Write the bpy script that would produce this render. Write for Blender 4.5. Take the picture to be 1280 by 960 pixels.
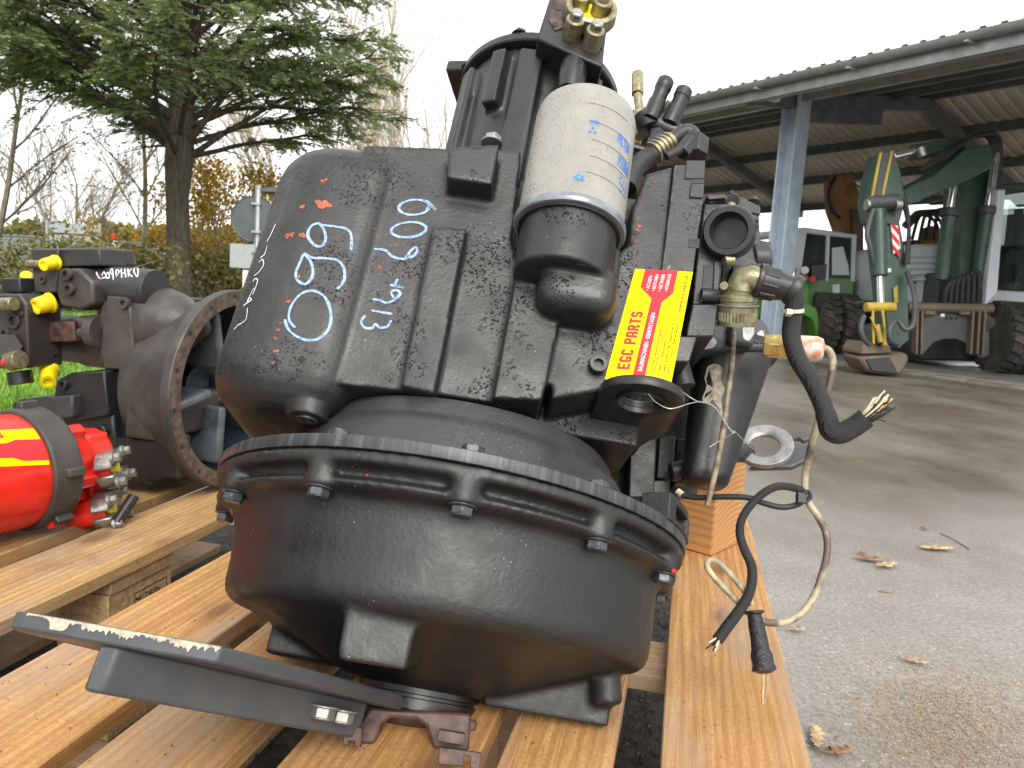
import bpy, bmesh, math, random
from mathutils import Vector, Matrix, noise
from mathutils.bvhtree import BVHTree
random.seed(7)
for o in list(bpy.data.objects): bpy.data.objects.remove(o)
sc = bpy.context.scene
col = sc.collection
# ------------------------------------------------------------------ camera
FPX = 970.0; PITCH = math.radians(7.2); ROLL = math.radians(3.6); HC = 0.75
CF = Vector((0, math.cos(PITCH), -math.sin(PITCH)))
CR0 = Vector((1, 0, 0)); CU0 = CR0.cross(CF)
CU = CU0*math.cos(ROLL) - CR0*math.sin(ROLL)
CR = CR0*math.cos(ROLL) + CU0*math.sin(ROLL)
CP = Vector((0, 0, HC))
cd = bpy.data.cameras.new('camera'); cam = bpy.data.objects.new('camera', cd); col.objects.link(cam)
cd.sensor_width = 36; cd.lens = 36*FPX/1280; cd.clip_start = 0.02; cd.clip_end = 2000
cam.matrix_world = Matrix(((CR.x, CU.x, -CF.x, CP.x), (CR.y, CU.y, -CF.y, CP.y), (CR.z, CU.z, -CF.z, CP.z), (0, 0, 0, 1)))
cd.dof.use_dof = True; cd.dof.focus_distance = 0.85; cd.dof.aperture_fstop = 18.0
sc.camera = cam
# ------------------------------------------------------------------ sky and sun (overcast)
SUN_EL = math.radians(42); SUN_AZ = math.radians(168)     # azimuth from +Y clockwise: behind the viewer, a little to the right
w = bpy.data.worlds.new('World'); sc.world = w; w.use_nodes = True
nt = w.node_tree; nt.nodes.clear()
sky = nt.nodes.new('ShaderNodeTexSky'); sky.sky_type = 'NISHITA'; sky.sun_disc = False
sky.sun_elevation = SUN_EL; sky.sun_rotation = SUN_AZ; sky.dust_density = 3.0
hs = nt.nodes.new('ShaderNodeHueSaturation'); hs.inputs['Saturation'].default_value = 0.12
mx = nt.nodes.new('ShaderNodeMix'); mx.data_type = 'RGBA'; mx.inputs[0].default_value = 0.70
mx.inputs[7].default_value = (6.3, 6.35, 6.3, 1)          # closed cloud layer
bg = nt.nodes.new('ShaderNodeBackground'); bg.inputs['Strength'].default_value = 0.14
wo = nt.nodes.new('ShaderNodeOutputWorld')
nt.links.new(sky.outputs[0], hs.inputs['Color']); nt.links.new(hs.outputs[0], mx.inputs[6])
nt.links.new(mx.outputs[2], bg.inputs[0]); nt.links.new(bg.outputs[0], wo.inputs[0])
sl = bpy.data.lights.new('sun', 'SUN'); sl.energy = 1.3; sl.angle = math.radians(38); sl.color = (1, 0.95, 0.87)
so = bpy.data.objects.new('sun', sl); col.objects.link(so)
sd = Vector((math.sin(SUN_AZ)*math.cos(SUN_EL), math.cos(SUN_AZ)*math.cos(SUN_EL), math.sin(SUN_EL)))
so.rotation_euler = sd.to_track_quat('Z', 'Y').to_euler()
sc.view_settings.view_transform = 'Standard'; sc.view_settings.look = 'None'
sc.view_settings.exposure = 1.15; sc.view_settings.gamma = 1.0
sc.cycles.use_denoising = True
sc.cycles.max_bounces = 8
sc.cycles.transparent_max_bounces = 12

# ------------------------------------------------------------------ helpers: where a photo point lies in the place
def ray(x, y): return ((x-640)/FPX)*CR - ((y-480)/FPX)*CU + CF
def at(x, y, d): return CP + ray(x, y)*d
def onz(x, y, z=0.0):
    q = ray(x, y); return CP + q*((z-HC)/q.z)
class Frame:
    """local frame of a thing: origin and axes; at() meets a sight line with one of its planes"""
    def __init__(s, o, x, y, z):
        s.o = Vector(o); s.x = Vector(x).normalized(); s.y = Vector(y).normalized(); s.z = Vector(z).normalized()
        s.m = Matrix(((s.x.x, s.y.x, s.z.x, s.o.x), (s.x.y, s.y.y, s.z.y, s.o.y), (s.x.z, s.y.z, s.z.z, s.o.z), (0, 0, 0, 1)))
        s.mi = s.m.inverted()
    def at(s, px, py, y=None, x=None, z=None):
        d = s.mi.to_3x3() @ ray(px, py); o = s.mi @ CP
        i, v = (1, y) if y is not None else ((0, x) if x is not None else (2, z))
        return o + d*((v-o[i])/d[i])
    def depth(s, px, py, d): return s.mi @ at(px, py, d)

# ------------------------------------------------------------------ helpers: objects
def tag(o, label=None, cat=None, group=None, kind=None):
    if label: o['label'] = label
    if cat: o['category'] = cat
    if group: o['group'] = group
    if kind: o['kind'] = kind
    return o
def empty(name, m=None, label=None, cat=None, group=None):
    o = bpy.data.objects.new(name, None); col.objects.link(o); o.empty_display_size = 0.1
    if m is not None: o.matrix_world = m if isinstance(m, Matrix) else Matrix.Translation(m)
    return tag(o, label, cat, group)
def link(name, me, mat, parent=None, smooth=None):
    o = bpy.data.objects.new(name, me); col.objects.link(o)
    if mat is not None:
        if len(me.materials) == 0: me.materials.append(mat)
    if parent is not None: o.parent = parent
    if smooth: shade(me, smooth)
    return o
def shade(me, ang):
    me.polygons.foreach_set('use_smooth', [True]*len(me.polygons))
    if ang < 170: me.set_sharp_from_angle(angle=math.radians(ang))
def build(name, bm, mat, parent=None, smooth=None, bevel=0, seg=2):
    bmesh.ops.recalc_face_normals(bm, faces=bm.faces)
    me = bpy.data.meshes.new(name); bm.to_mesh(me); bm.free()
    o = link(name, me, mat, parent, smooth)
    if bevel:
        b = o.modifiers.new('bevel', 'BEVEL'); b.width = bevel; b.segments = seg; b.limit_method = 'ANGLE'; b.angle_limit = math.radians(35)
        b.harden_normals = False
        if not smooth: shade(me, 35)
    return o
def bake(o):
    dg = bpy.context.evaluated_depsgraph_get(); dg.update()
    me = bpy.data.meshes.new_from_object(o.evaluated_get(dg)); me.name = o.name
    old = o.data; o.modifiers.clear(); o.data = me
    bpy.data.meshes.remove(old)
    return o
def cast(o, voxel, it=4, fac=0.5):
    """melt the touching pieces of one casting together with fillets"""
    r = o.modifiers.new('r', 'REMESH'); r.mode = 'VOXEL'; r.voxel_size = voxel; r.use_smooth_shade = True
    s = o.modifiers.new('s', 'SMOOTH'); s.factor = fac; s.iterations = it
    return bake(o)
def bvh(o):
    me = o.data
    return BVHTree.FromPolygons([v.co.copy() for v in me.vertices], [tuple(p.vertices) for p in me.polygons])
# ------------------------------------------------------------------ helpers: shapes put into a bmesh
def box(bm, c, s, rot=None, taper=None):
    c = Vector(c); hx, hy, hz = s[0]/2, s[1]/2, s[2]/2; vs = []
    for z in (-1, 1):
        t = 1 if (taper is None or z < 0) else taper
        for x, y in ((-1, -1), (1, -1), (1, 1), (-1, 1)):
            p = Vector((x*hx*t, y*hy*t, z*hz))
            if rot is not None: p = rot @ p
            vs.append(bm.verts.new(c+p))
    for f in ((3, 2, 1, 0), (4, 5, 6, 7), (0, 1, 5, 4), (1, 2, 6, 5), (2, 3, 7, 6), (3, 0, 4, 7)): bm.faces.new([vs[i] for i in f])
    return vs
def box6(bm, x0, x1, y0, y1, z0, z1): return box(bm, ((x0+x1)/2, (y0+y1)/2, (z0+z1)/2), (abs(x1-x0), abs(y1-y0), abs(z1-z0)))
def rbox(bm, x0, x1, y0, y1, z0, z1, r, seg=4):
    b2 = bmesh.new(); box6(b2, x0, x1, y0, y1, z0, z1)
    bmesh.ops.bevel(b2, geom=list(b2.edges), offset=r, segments=seg, profile=0.5, affect='EDGES')
    me = bpy.data.meshes.new('t'); b2.to_mesh(me); b2.free(); bm.from_mesh(me); bpy.data.meshes.remove(me)
def basis(ax):
    ax = Vector(ax).normalized(); t = Vector((0, 0, 1)) if abs(ax.z) < 0.9 else Vector((1, 0, 0))
    a = ax.cross(t).normalized(); return a, ax.cross(a), ax
def loft(bm, rings, cap=True, closed=True):
    prev = None; first = None
    for rg in rings:
        vs = [bm.verts.new(p) for p in rg]
        if prev:
            n = len(vs)
            for i in range(n if closed else n-1): bm.faces.new((prev[i], prev[(i+1) % n], vs[(i+1) % n], vs[i]))
        else: first = vs
        prev = vs
    if cap and closed: bm.faces.new(first[::-1]); bm.faces.new(prev)
def cyl(bm, p0, p1, r0, r1=None, n=24, cap=True, rot=0):
    p0 = Vector(p0); p1 = Vector(p1); r1 = r0 if r1 is None else r1
    a, b, _ = basis(p1-p0)
    loft(bm, [[p + r*(math.cos(rot+2*math.pi*i/n)*a + math.sin(rot+2*math.pi*i/n)*b) for i in range(n)] for p, r in ((p0, r0), (p1, r1))], cap)
def lathe(bm, prof, o=(0, 0, 0), ax=(0, 0, 1), n=48, cap=True):
    """prof: (radius, height) along ax"""
    o = Vector(o); a, b, c = basis(ax)
    loft(bm, [[o + c*h + max(r, 1e-4)*(math.cos(2*math.pi*i/n)*a + math.sin(2*math.pi*i/n)*b) for i in range(n)] for r, h in prof], cap)
def ringshape(bm, prof, o=(0, 0, 0), ax=(0, 0, 1), n=48):
    """closed (radius, height) section swept all the way round"""
    o = Vector(o); a, b, c = basis(ax); R = []
    for i in range(n):
        t = 2*math.pi*i/n; R.append([bm.verts.new(o + c*h + r*(math.cos(t)*a+math.sin(t)*b)) for r, h in prof])
    m = len(prof)
    for i in range(n):
        for j in range(m): bm.faces.new((R[i][j], R[i][(j+1) % m], R[(i+1) % n][(j+1) % m], R[(i+1) % n][j]))
def prism(bm, pts, d):
    """flat outline pts pushed along vector d"""
    d = Vector(d); a = [bm.verts.new(p) for p in pts]; b = [bm.verts.new(Vector(p)+d) for p in pts]; n = len(pts)
    bm.faces.new(a); bm.faces.new(b[::-1])
    for i in range(n): bm.faces.new((a[i], b[i], b[(i+1) % n], a[(i+1) % n]))
def smoothline(pts, k=5):
    pts = [Vector(p) for p in pts]; out = []
    for i in range(len(pts)-1):
        p0 = pts[max(i-1, 0)]; p1 = pts[i]; p2 = pts[i+1]; p3 = pts[min(i+2, len(pts)-1)]
        for j in range(k):
            t = j/k
            out.append(0.5*((2*p1) + (p2-p0)*t + (2*p0-5*p1+4*p2-p3)*t*t + (3*p1-p0-3*p2+p3)*t**3))
    out.append(pts[-1]); return out
def tube(bm, pts, r, n=10, k=5, cap=True):
    pts = smoothline(pts, k) if k > 1 else [Vector(p) for p in pts]
    N = len(pts); rr = r if callable(r) else (lambda t: r)
    rings = []; up = None
    for i, p in enumerate(pts):
        t = (pts[min(i+1, N-1)]-pts[max(i-1, 0)])
        t = t.normalized() if t.length > 1e-9 else Vector((0, 0, 1))
        if up is None: up = basis(t)[0]
        up = (up - t*up.dot(t)).normalized(); v = t.cross(up); q = rr(i/max(N-1, 1))
        rings.append([p + q*(math.cos(2*math.pi*j/n)*up+math.sin(2*math.pi*j/n)*v) for j in range(n)])
    loft(bm, rings, cap)
def hexhead(bm, c, ax, r, h, washer=0, socket=False):
    c = Vector(c); ax = Vector(ax).normalized()
    if washer: cyl(bm, c, c+ax*washer, r*1.25, n=20); c = c+ax*washer
    a = random.random()*math.pi
    cyl(bm, c, c+ax*h*0.85, r, n=6, rot=a); cyl(bm, c+ax*h*0.85, c+ax*h, r, r*0.88, n=6, rot=a)
def caphead(bm, c, ax, r, h):
    c = Vector(c); ax = Vector(ax).normalized(); a, b, _ = basis(ax)
    lathe(bm, [(r, 0), (r, h*0.9), (r*0.93, h), (r*0.52, h)], c, ax, 20, cap=False)
    loft(bm, [[c+ax*(h-q)+r*0.52*(math.cos(2*math.pi*i/20)*a+math.sin(2*math.pi*i/20)*b) for i in range(20)] for q in (0, h*0.6)], False)
    vs = [bm.verts.new(c+ax*(h*0.4)+r*0.52*(math.cos(2*math.pi*i/20)*a+math.sin(2*math.pi*i/20)*b)) for i in range(20)]; bm.faces.new(vs)
def textmesh(s, bold=0.0, shear=0, space=1.0):
    cu = bpy.data.curves.new('t', 'FONT'); cu.body = s; cu.offset = bold; cu.resolution_u = 2; cu.space_character = space; cu.shear = shear
    o = bpy.data.objects.new('t', cu); col.objects.link(o)
    dg = bpy.context.evaluated_depsgraph_get(); me = bpy.data.meshes.new_from_object(o.evaluated_get(dg))
    bpy.data.objects.remove(o); bpy.data.curves.remove(cu)
    return me
def lettering(name, s, o, u, v, mat, parent, bold=0.0, space=1.0, bend=None):
    """text as a flat print: o = lower-left corner, u = full width vector, v = full height vector"""
    me = textmesh(s, bold, 0, space); me.name = name
    xs = [q.co.x for q in me.vertices]; ys = [q.co.y for q in me.vertices]
    x0, x1, y0, y1 = min(xs), max(xs), min(ys), max(ys); o = Vector(o); u = Vector(u); v = Vector(v)
    for q in me.vertices:
        p = o + u*((q.co.x-x0)/(x1-x0)) + v*((q.co.y-y0)/max(y1-y0, 1e-6)); q.co = bend(p) if bend else p
    me.materials.clear()
    return link(name, me, mat, parent)
BITS = {'E': '111111 111111 110000 110000 111110 111110 110000 110000 111111 111111', 'G': '011110 111111 110011 110000 110000 110111 110111 110011 111111 011110', 'C': '011110 111111 110011 110000 110000 110000 110000 110011 111111 011110',
    'P': '111110 111111 110011 110011 111111 111110 110000 110000 110000 110000', 'A': '011110 111111 110011 110011 110011 111111 111111 110011 110011 110011', 'R': '111110 111111 110011 110011 111111 111110 110110 110011 110011 110011',
    'T': '111111 111111 001100 001100 001100 001100 001100 001100 001100 001100', 'S': '011110 111111 110011 110000 111110 011111 000011 110011 111111 011110', ' ': '000000 '*10}
def blockletters(name, s, fn, mat, parent):
    """heavy condensed lettering; fn maps (0..1 along, 0..1 up) to the surface"""
    bm = bmesh.new(); W = 0; cells = []
    for ch in s:
        rows = BITS[ch].split(); k = 3 if ch == ' ' else 6
        for j, row in enumerate(rows):
            i = 0
            while i < 6 and ch != ' ':
                if row[i] == '1':
                    e = i
                    while e < 6 and row[e] == '1': e += 1
                    cells.append((W+i-.25, W+e+.35, 9-j)); i = e
                else: i += 1
        W += k+1.7
    W -= 1.7
    for a, b, j in cells: bm.faces.new([bm.verts.new(fn(x/W, y/10)) for x, y in ((a, j), (b, j), (b, j+1), (a, j+1))])
    return build(name, bm, mat, parent)
def ribbon(bm, tree, F, strokes, wd, off=0.0006, n=3):
    """hand-drawn strokes laid on the surface in tree (local to frame F); strokes hold photo points"""
    o = F.mi @ CP; R3 = F.mi.to_3x3()
    for st in strokes:
        st2 = smoothline([Vector((x, y, 0)) for x, y in st], 6); hits = []
        for p in st2:
            d = (R3 @ ray(p.x, p.y)).normalized(); h = tree.ray_cast(o, d)
            if h[0] is None: continue
            nn = h[1] if h[1].dot(d) < 0 else -h[1]; hits.append((h[0], nn))
        prev = None
        for i in range(len(hits)):
            p, nn = hits[i]; t = hits[min(i+1, len(hits)-1)][0]-hits[max(i-1, 0)][0]
            if t.length < 1e-7: continue
            s = nn.cross(t).normalized(); ww = wd*(0.8+0.35*noise.noise(p*90)) * (0.6 if i in (0, len(hits)-1) else 1)
            row = []
            for k in range(n):
                q = p + s*ww*(k/(n-1)-0.5)
                h2 = tree.ray_cast(q+nn*0.006, -nn, 0.02)
                q2 = h2[0] if h2[0] is not None else q
                row.append(bm.verts.new(q2+nn*off))
            if prev and (row[0].co-prev[0].co).length < 0.03:
                for k in range(n-1): bm.faces.new((prev[k], prev[k+1], row[k+1], row[k]))
            prev = row
def patch(bm, tree, F, outline, off=0.0006):
    """one traced patch laid on a surface"""
    o = F.mi @ CP; R3 = F.mi.to_3x3(); P_ = smoothline([Vector((x, y, 0)) for x, y in list(outline)+[outline[0]]], 4)[:-1]; vs = []
    cx, cy = sum(p.x for p in P_)/len(P_), sum(p.y for p in P_)/len(P_)
    for p in P_+[Vector((cx, cy, 0))]:
        j = 0 if p is P_[-1] else 0.5; d = (R3 @ ray(p.x+random.uniform(-j, j), p.y+random.uniform(-j, j))).normalized(); h = tree.ray_cast(o, d)
        if h[0] is None: return
        nn = h[1] if h[1].dot(d) < 0 else -h[1]; vs.append(bm.verts.new(h[0]+nn*off))
    for i in range(len(P_)): bm.faces.new((vs[-1], vs[i], vs[(i+1) % len(P_)]))
def blobs(bm, tree, F, spots, off=0.0005, n=12, rag=0.0):
    """irregular flakes laid on a surface; spots: (px, py, rx_px, ry_px)"""
    o = F.mi @ CP; R3 = F.mi.to_3x3()
    for (x, y, rx, ry) in spots:
        pts = []; ph = random.random()*9
        d = (R3 @ ray(x, y)).normalized(); hc = tree.ray_cast(o, d)
        if hc[0] is None: continue
        for i in range(n):
            a = 2*math.pi*i/n; q = 0.55+0.75*abs(noise.noise(Vector((math.cos(a)*1.7+ph, math.sin(a)*1.7, ph))))+0.25*random.random()+rag*noise.noise(Vector((math.cos(a)*4+ph, math.sin(a)*4, ph)))
            d = (R3 @ ray(x+rx*q*math.cos(a), y+ry*q*math.sin(a))).normalized(); h = tree.ray_cast(o, d)
            if h[0] is None or (h[0]-hc[0]).length > 0.05: break
            nn = h[1] if h[1].dot(d) < 0 else -h[1]; pts.append(h[0]+nn*off)
        if len(pts) < n: continue
        nn = hc[1] if hc[1].dot(d) < 0 else -hc[1]; c = bm.verts.new(hc[0]+nn*off); vs = [bm.verts.new(p) for p in pts]
        for i in range(n): bm.faces.new((c, vs[i], vs[(i+1) % n]))
# ------------------------------------------------------------------ materials
class NT:
    def __init__(s, name):
        s.m = bpy.data.materials.new(name); s.m.use_nodes = True; s.t = s.m.node_tree; s.t.nodes.clear()
        s.out = s.n('ShaderNodeOutputMaterial'); s.b = s.n('ShaderNodeBsdfPrincipled'); s.l(s.b.outputs[0], s.out.inputs[0])
        s.tc = s.n('ShaderNodeTexCoord')
    def n(s, t, **k):
        q = s.t.nodes.new(t)
        for a, b in k.items(): setattr(q, a, b)
        return q
    def l(s, a, b): s.t.links.new(a, b)
    def co(s, scale=(1, 1, 1), rand=False, kind='Object'):
        mp = s.n('ShaderNodeMapping'); mp.inputs['Scale'].default_value = scale; s.l(s.tc.outputs[kind], mp.inputs[0])
        if rand:
            oi = s.n('ShaderNodeObjectInfo'); cm = s.n('ShaderNodeMath', operation='MULTIPLY'); cm.inputs[1].default_value = 37.0
            s.l(oi.outputs['Random'], cm.inputs[0]); cb = s.n('ShaderNodeCombineXYZ')
            for i in range(3): s.l(cm.outputs[0], cb.inputs[i])
            s.l(cb.outputs[0], mp.inputs['Location'])
        return mp.outputs[0]
    def noise(s, vec, scale, detail=4, rough=0.55, dist=0.0):
        q = s.n('ShaderNodeTexNoise'); q.inputs['Scale'].default_value = scale; q.inputs['Detail'].default_value = detail
        q.inputs['Roughness'].default_value = rough; q.inputs['Distortion'].default_value = dist
        if vec is not None: s.l(vec, q.inputs['Vector'])
        return q.outputs[0]
    def voro(s, vec, scale, feat='F1', out=0):
        q = s.n('ShaderNodeTexVoronoi'); q.feature = feat; q.inputs['Scale'].default_value = scale; s.l(vec, q.inputs['Vector']); return q.outputs[out]
    def ramp(s, v, stops):
        q = s.n('ShaderNodeValToRGB'); e = q.color_ramp.elements
        while len(e) > 1: e.remove(e[-1])
        for i, (p, c) in enumerate(stops):
            c = c if isinstance(c, (tuple, list)) else (c, c, c)
            el = e[0] if i == 0 else e.new(p); el.position = p; el.color = (c[0], c[1], c[2], 1)
        s.l(v, q.inputs[0]); return q.outputs[0]
    def mix(s, f, a, b, mode='MIX'):
        q = s.n('ShaderNodeMix', data_type='RGBA', blend_type=mode)
        for i, v in ((0, f), (6, a), (7, b)):
            if isinstance(v, bpy.types.NodeSocket): s.l(v, q.inputs[i])
            elif i == 0: q.inputs[0].default_value = v
            else: q.inputs[i].default_value = (v[0], v[1], v[2], 1) if isinstance(v, (tuple, list)) else (v, v, v, 1)
        return q.outputs[2]
    def math(s, op, a, b=0.0, clamp=False):
        q = s.n('ShaderNodeMath', operation=op); q.use_clamp = clamp
        for i, v in ((0, a), (1, b)):
            if isinstance(v, bpy.types.NodeSocket): s.l(v, q.inputs[i])
            else: q.inputs[i].default_value = v
        return q.outputs[0]
    def bump(s, h, strength=0.3, dist=0.002, prev=None):
        q = s.n('ShaderNodeBump'); q.inputs['Strength'].default_value = strength; q.inputs['Distance'].default_value = dist; s.l(h, q.inputs['Height'])
        if prev is not None: s.l(prev, q.inputs['Normal'])
        return q.outputs[0]
    def set(s, **k):
        for a, v in k.items():
            i = s.b.inputs[{'base': 'Base Color', 'rough': 'Roughness', 'metal': 'Metallic', 'normal': 'Normal', 'spec': 'Specular IOR Level', 'trans': 'Transmission Weight', 'coat': 'Coat Weight', 'alpha': 'Alpha', 'emit': 'Emission Color', 'emits': 'Emission Strength', 'ior': 'IOR', 'crough': 'Coat Roughness', 'sheen': 'Sheen Weight', 'sub': 'Subsurface Weight'}[a]]
            if isinstance(v, bpy.types.NodeSocket): s.l(v, i)
            elif isinstance(v, (tuple, list)): i.default_value = (v[0], v[1], v[2], 1)
            else: i.default_value = v
        return s.m
def m_plain(name, c, rough=0.5, metal=0.0, var=0.15, scale=40, bump=0.1, bdist=0.0006, spec=0.5):
    t = NT(name); v = t.co(); n = t.noise(v, scale, 5); lo = [q*(1-var*1.6) for q in c]; hi = [min(1, q*(1+var)) for q in c]
    return t.set(base=t.ramp(n, [(0.3, lo), (0.7, hi)]), rough=t.ramp(t.noise(v, scale*0.6, 3), [(0.3, max(rough-0.12, 0.02)), (0.7, min(1, rough+0.12))]), metal=metal, spec=spec, normal=t.bump(t.noise(v, scale*4, 3), bump, bdist))
def m_paint(name, base=(0.03, 0.031, 0.034), dirt=(0.075, 0.066, 0.055), rough=0.36, grain=260, bump=0.35, wet=0.0, dusty=0.5, chips=0.0, specks=True, spec=0.5, edge=0.0):
    """black casting paint: sandy relief, dusty film, wet beads and blisters"""
    t = NT(name); v = t.co()
    film = t.ramp(t.noise(v, 9, 5, 0.6), [(0.42, 0), (0.72, dusty)])
    colr = t.mix(film, base, dirt)
    g = t.noise(v, grain, 3, 0.5); h = g
    nrm = t.bump(g, bump, 0.0012); nrm = t.bump(t.noise(v, 38, 3), 0.18, 0.004, nrm)
    rg = t.ramp(t.noise(v, 26, 4), [(0.3, rough-0.1), (0.7, rough+0.14)])
    if wet:
        area = t.ramp(t.noise(v, 16, 4, 0.6), [(0.50, 0), (0.60, 1)])
        bead = t.ramp(t.voro(v, 330), [(0.0, 1), (0.36, 0.6), (0.5, 0)])
        pick = t.ramp(t.noise(v, 190, 2), [(0.50, 0), (0.56, 1)])
        bl = t.math('MULTIPLY', t.math('MULTIPLY', area, bead), pick); bl = t.math('MULTIPLY', bl, wet)
        nrm = t.bump(bl, 0.9, 0.0024, nrm); rg = t.mix(bl, rg, 0.12); colr = t.mix(t.math('MULTIPLY', bl, 0.75), colr, (0.006, 0.006, 0.007))
    if specks:
        s1 = t.ramp(t.voro(v, 120), [(0.0, 1), (0.07, 1), (0.09, 0)]); s2 = t.ramp(t.noise(v, 14, 3), [(0.52, 0), (0.62, 1)])
        colr = t.mix(t.math('MULTIPLY', t.math('MULTIPLY', s1, s2), 0.5), colr, (0.4, 0.37, 0.33))
    if chips:
        c1 = t.ramp(t.noise(v, 70, 4, 0.7), [(0.66, 0), (0.69, 1)]); c2 = t.ramp(t.noise(v, 11, 2), [(0.5, 0), (0.58, chips)])
        colr = t.mix(t.math('MULTIPLY', c1, c2), colr, (0.42, 0.39, 0.34))
    if edge:
        bv = t.n('ShaderNodeBevel'); bv.samples = 4; bv.inputs['Radius'].default_value = 0.0022; ge = t.n('ShaderNodeNewGeometry'); dt = t.n('ShaderNodeVectorMath', operation='DOT_PRODUCT'); t.l(bv.outputs[0], dt.inputs[0]); t.l(ge.outputs['Normal'], dt.inputs[1])
        em = t.ramp(dt.outputs['Value'], [(0.86, 1), (0.97, 0)]); wn = t.ramp(t.noise(v, 55, 4, 0.7), [(0.48, 0), (0.56, 1)])
        colr = t.mix(t.math('MULTIPLY', t.math('MULTIPLY', em, wn), edge), colr, (0.40, 0.39, 0.37))
    return t.set(base=colr, rough=rg, normal=nrm, spec=spec)
def m_wood(name, lo, hi, dark=(0.16, 0.08, 0.035), grey=0.0, along='Y', stain=0.4, sat=1.0):
    t = NT(name); sc_ = {'Y': (1, 0.06, 1), 'X': (0.06, 1, 1), 'Z': (1, 1, 0.06)}[along]
    v = t.co(sc_, rand=True); v2 = t.co((1, 1, 1), rand=True)
    warp = t.noise(v, 9, 3, 0.5)
    wv = t.n('ShaderNodeTexNoise'); wv.inputs['Scale'].default_value = 75; wv.inputs['Detail'].default_value = 4; wv.inputs['Distortion'].default_value = 1.2; t.l(v, wv.inputs['Vector'])
    c = t.ramp(wv.outputs[0], [(0.28, [q*0.82 for q in lo]), (0.42, lo), (0.62, hi)])
    c = t.mix(t.ramp(warp, [(0.35, 0.0), (0.65, 0.45)]), c, [q*0.86 for q in lo])
    rings = t.n('ShaderNodeTexWave'); rings.bands_direction = {'Y': 'X', 'X': 'Y', 'Z': 'X'}[along]; rings.inputs['Scale'].default_value = 26; rings.inputs['Distortion'].default_value = 5.0
    rings.inputs['Detail'].default_value = 3; rings.inputs['Detail Scale'].default_value = 1.2; t.l(v, rings.inputs['Vector'])
    c = t.mix(t.ramp(rings.outputs['Fac'], [(0.35, 0.0), (0.9, 0.42)]), c, [lo[0]*0.62, lo[1]*0.50, lo[2]*0.40])
    kv = t.co({'Y': (1, 0.42, 1), 'X': (0.42, 1, 1), 'Z': (1, 1, 0.42)}[along], rand=True)
    kd = t.voro(kv, 6.5); kn = t.ramp(kd, [(0.0, 1), (0.085, 0.9), (0.12, 0.35), (0.19, 0)])
    c = t.mix(kn, c, dark)
    st = t.ramp(t.noise(v2, 8, 6, 0.68), [(0.50, 0), (0.66, stain*1.25)]); c = t.mix(st, c, [lo[0]*0.5+0.02, lo[1]*0.42+0.02, lo[2]*0.40+0.025])
    fine = t.ramp(t.noise(v2, 330, 2), [(0.68, 0), (0.73, 0.7)]); c = t.mix(fine, c, (0.09, 0.055, 0.03))
    saw = t.noise(t.co((1, 1, 1), rand=True), 200, 5, 0.8); c = t.mix(t.ramp(saw, [(0.36, 0.6), (0.54, 0)]), c, [lo[0]*0.62, lo[1]*0.55, lo[2]*0.5])
    damp = t.ramp(t.noise(t.co({'Y': (1, 0.3, 1), 'X': (0.3, 1, 1), 'Z': (1, 1, 0.3)}[along], rand=True), 11, 4, 0.6), [(0.50, 0), (0.66, 0.55)]); c = t.mix(damp, c, (0.33, 0.26, 0.20))
    if grey: c = t.mix(t.ramp(t.noise(v, 5, 4), [(0.35, grey*0.4), (0.65, grey)]), c, (0.20, 0.185, 0.16))
    fib = t.noise(t.co({'Y': (1, 0.02, 1), 'X': (0.02, 1, 1), 'Z': (1, 1, 0.02)}[along], rand=True), 520, 3, 0.6)
    nr = t.bump(fib, 0.6, 0.002); nr = t.bump(t.noise(v2, 120, 3), 0.12, 0.002, nr)
    return t.set(base=c, rough=t.ramp(t.noise(v2, 8, 3), [(0.35, 0.48), (0.65, 0.82)]), normal=nr, spec=0.3)
M = {}
M['cast'] = m_paint('black_casting_paint', base=(0.013, 0.0132, 0.014), dirt=(0.034, 0.032, 0.029), rough=0.44, spec=0.52, wet=1.0, chips=0.15)
M['bell'] = m_paint('black_bell_paint', base=(0.0105, 0.0107, 0.011), dirt=(0.022, 0.020, 0.0175), rough=0.47, spec=0.55, grain=230, bump=0.42, dusty=0.35)
M['neck'] = m_paint('grey_machined_paint', base=(0.03, 0.031, 0.033), dirt=(0.06, 0.059, 0.057), rough=0.36, grain=120, bump=0.05, dusty=0.8, wet=0.25)
M['black'] = m_paint('smooth_black_paint', base=(0.011, 0.0113, 0.012), dirt=(0.03, 0.027, 0.024), rough=0.36, grain=160, bump=0.12, dusty=0.4)
M['valve'] = m_paint('valve_block_paint', edge=0.9, base=(0.014, 0.0145, 0.016), dirt=(0.036, 0.033, 0.03), rough=0.40, grain=180, bump=0.2, dusty=0.5, chips=0.55, wet=0.4)
M['worn'] = m_paint('worn_black_paint', edge=1.0, base=(0.046, 0.050, 0.056), dirt=(0.09, 0.095, 0.10), rough=0.45, grain=150, bump=0.15, chips=0.5)
M['bolt'] = m_plain('blackened_bolt', (0.055, 0.062, 0.068), 0.34, 0.25, 0.3, 120)
M['zinc'] = m_plain('zinc_plated_steel', (0.36, 0.355, 0.325), 0.38, 0.9, 0.2, 160)
M['yzinc'] = m_plain('yellow_zinc', (0.31, 0.275, 0.17), 0.44, 0.7, 0.25, 130)
M['brass'] = m_plain('brass', (0.62, 0.46, 0.18), 0.30, 0.85, 0.2, 150)
M['olive'] = m_plain('olive_connector_plating', (0.24, 0.22, 0.13), 0.36, 0.55, 0.3, 110)
M['steel'] = m_plain('bare_grey_steel', (0.28, 0.275, 0.265), 0.42, 0.6, 0.2, 60)
M['rust'] = m_plain('rusty_brown_steel', (0.085, 0.045, 0.036), 0.55, 0.1, 0.5, 60, 0.3)
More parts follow.
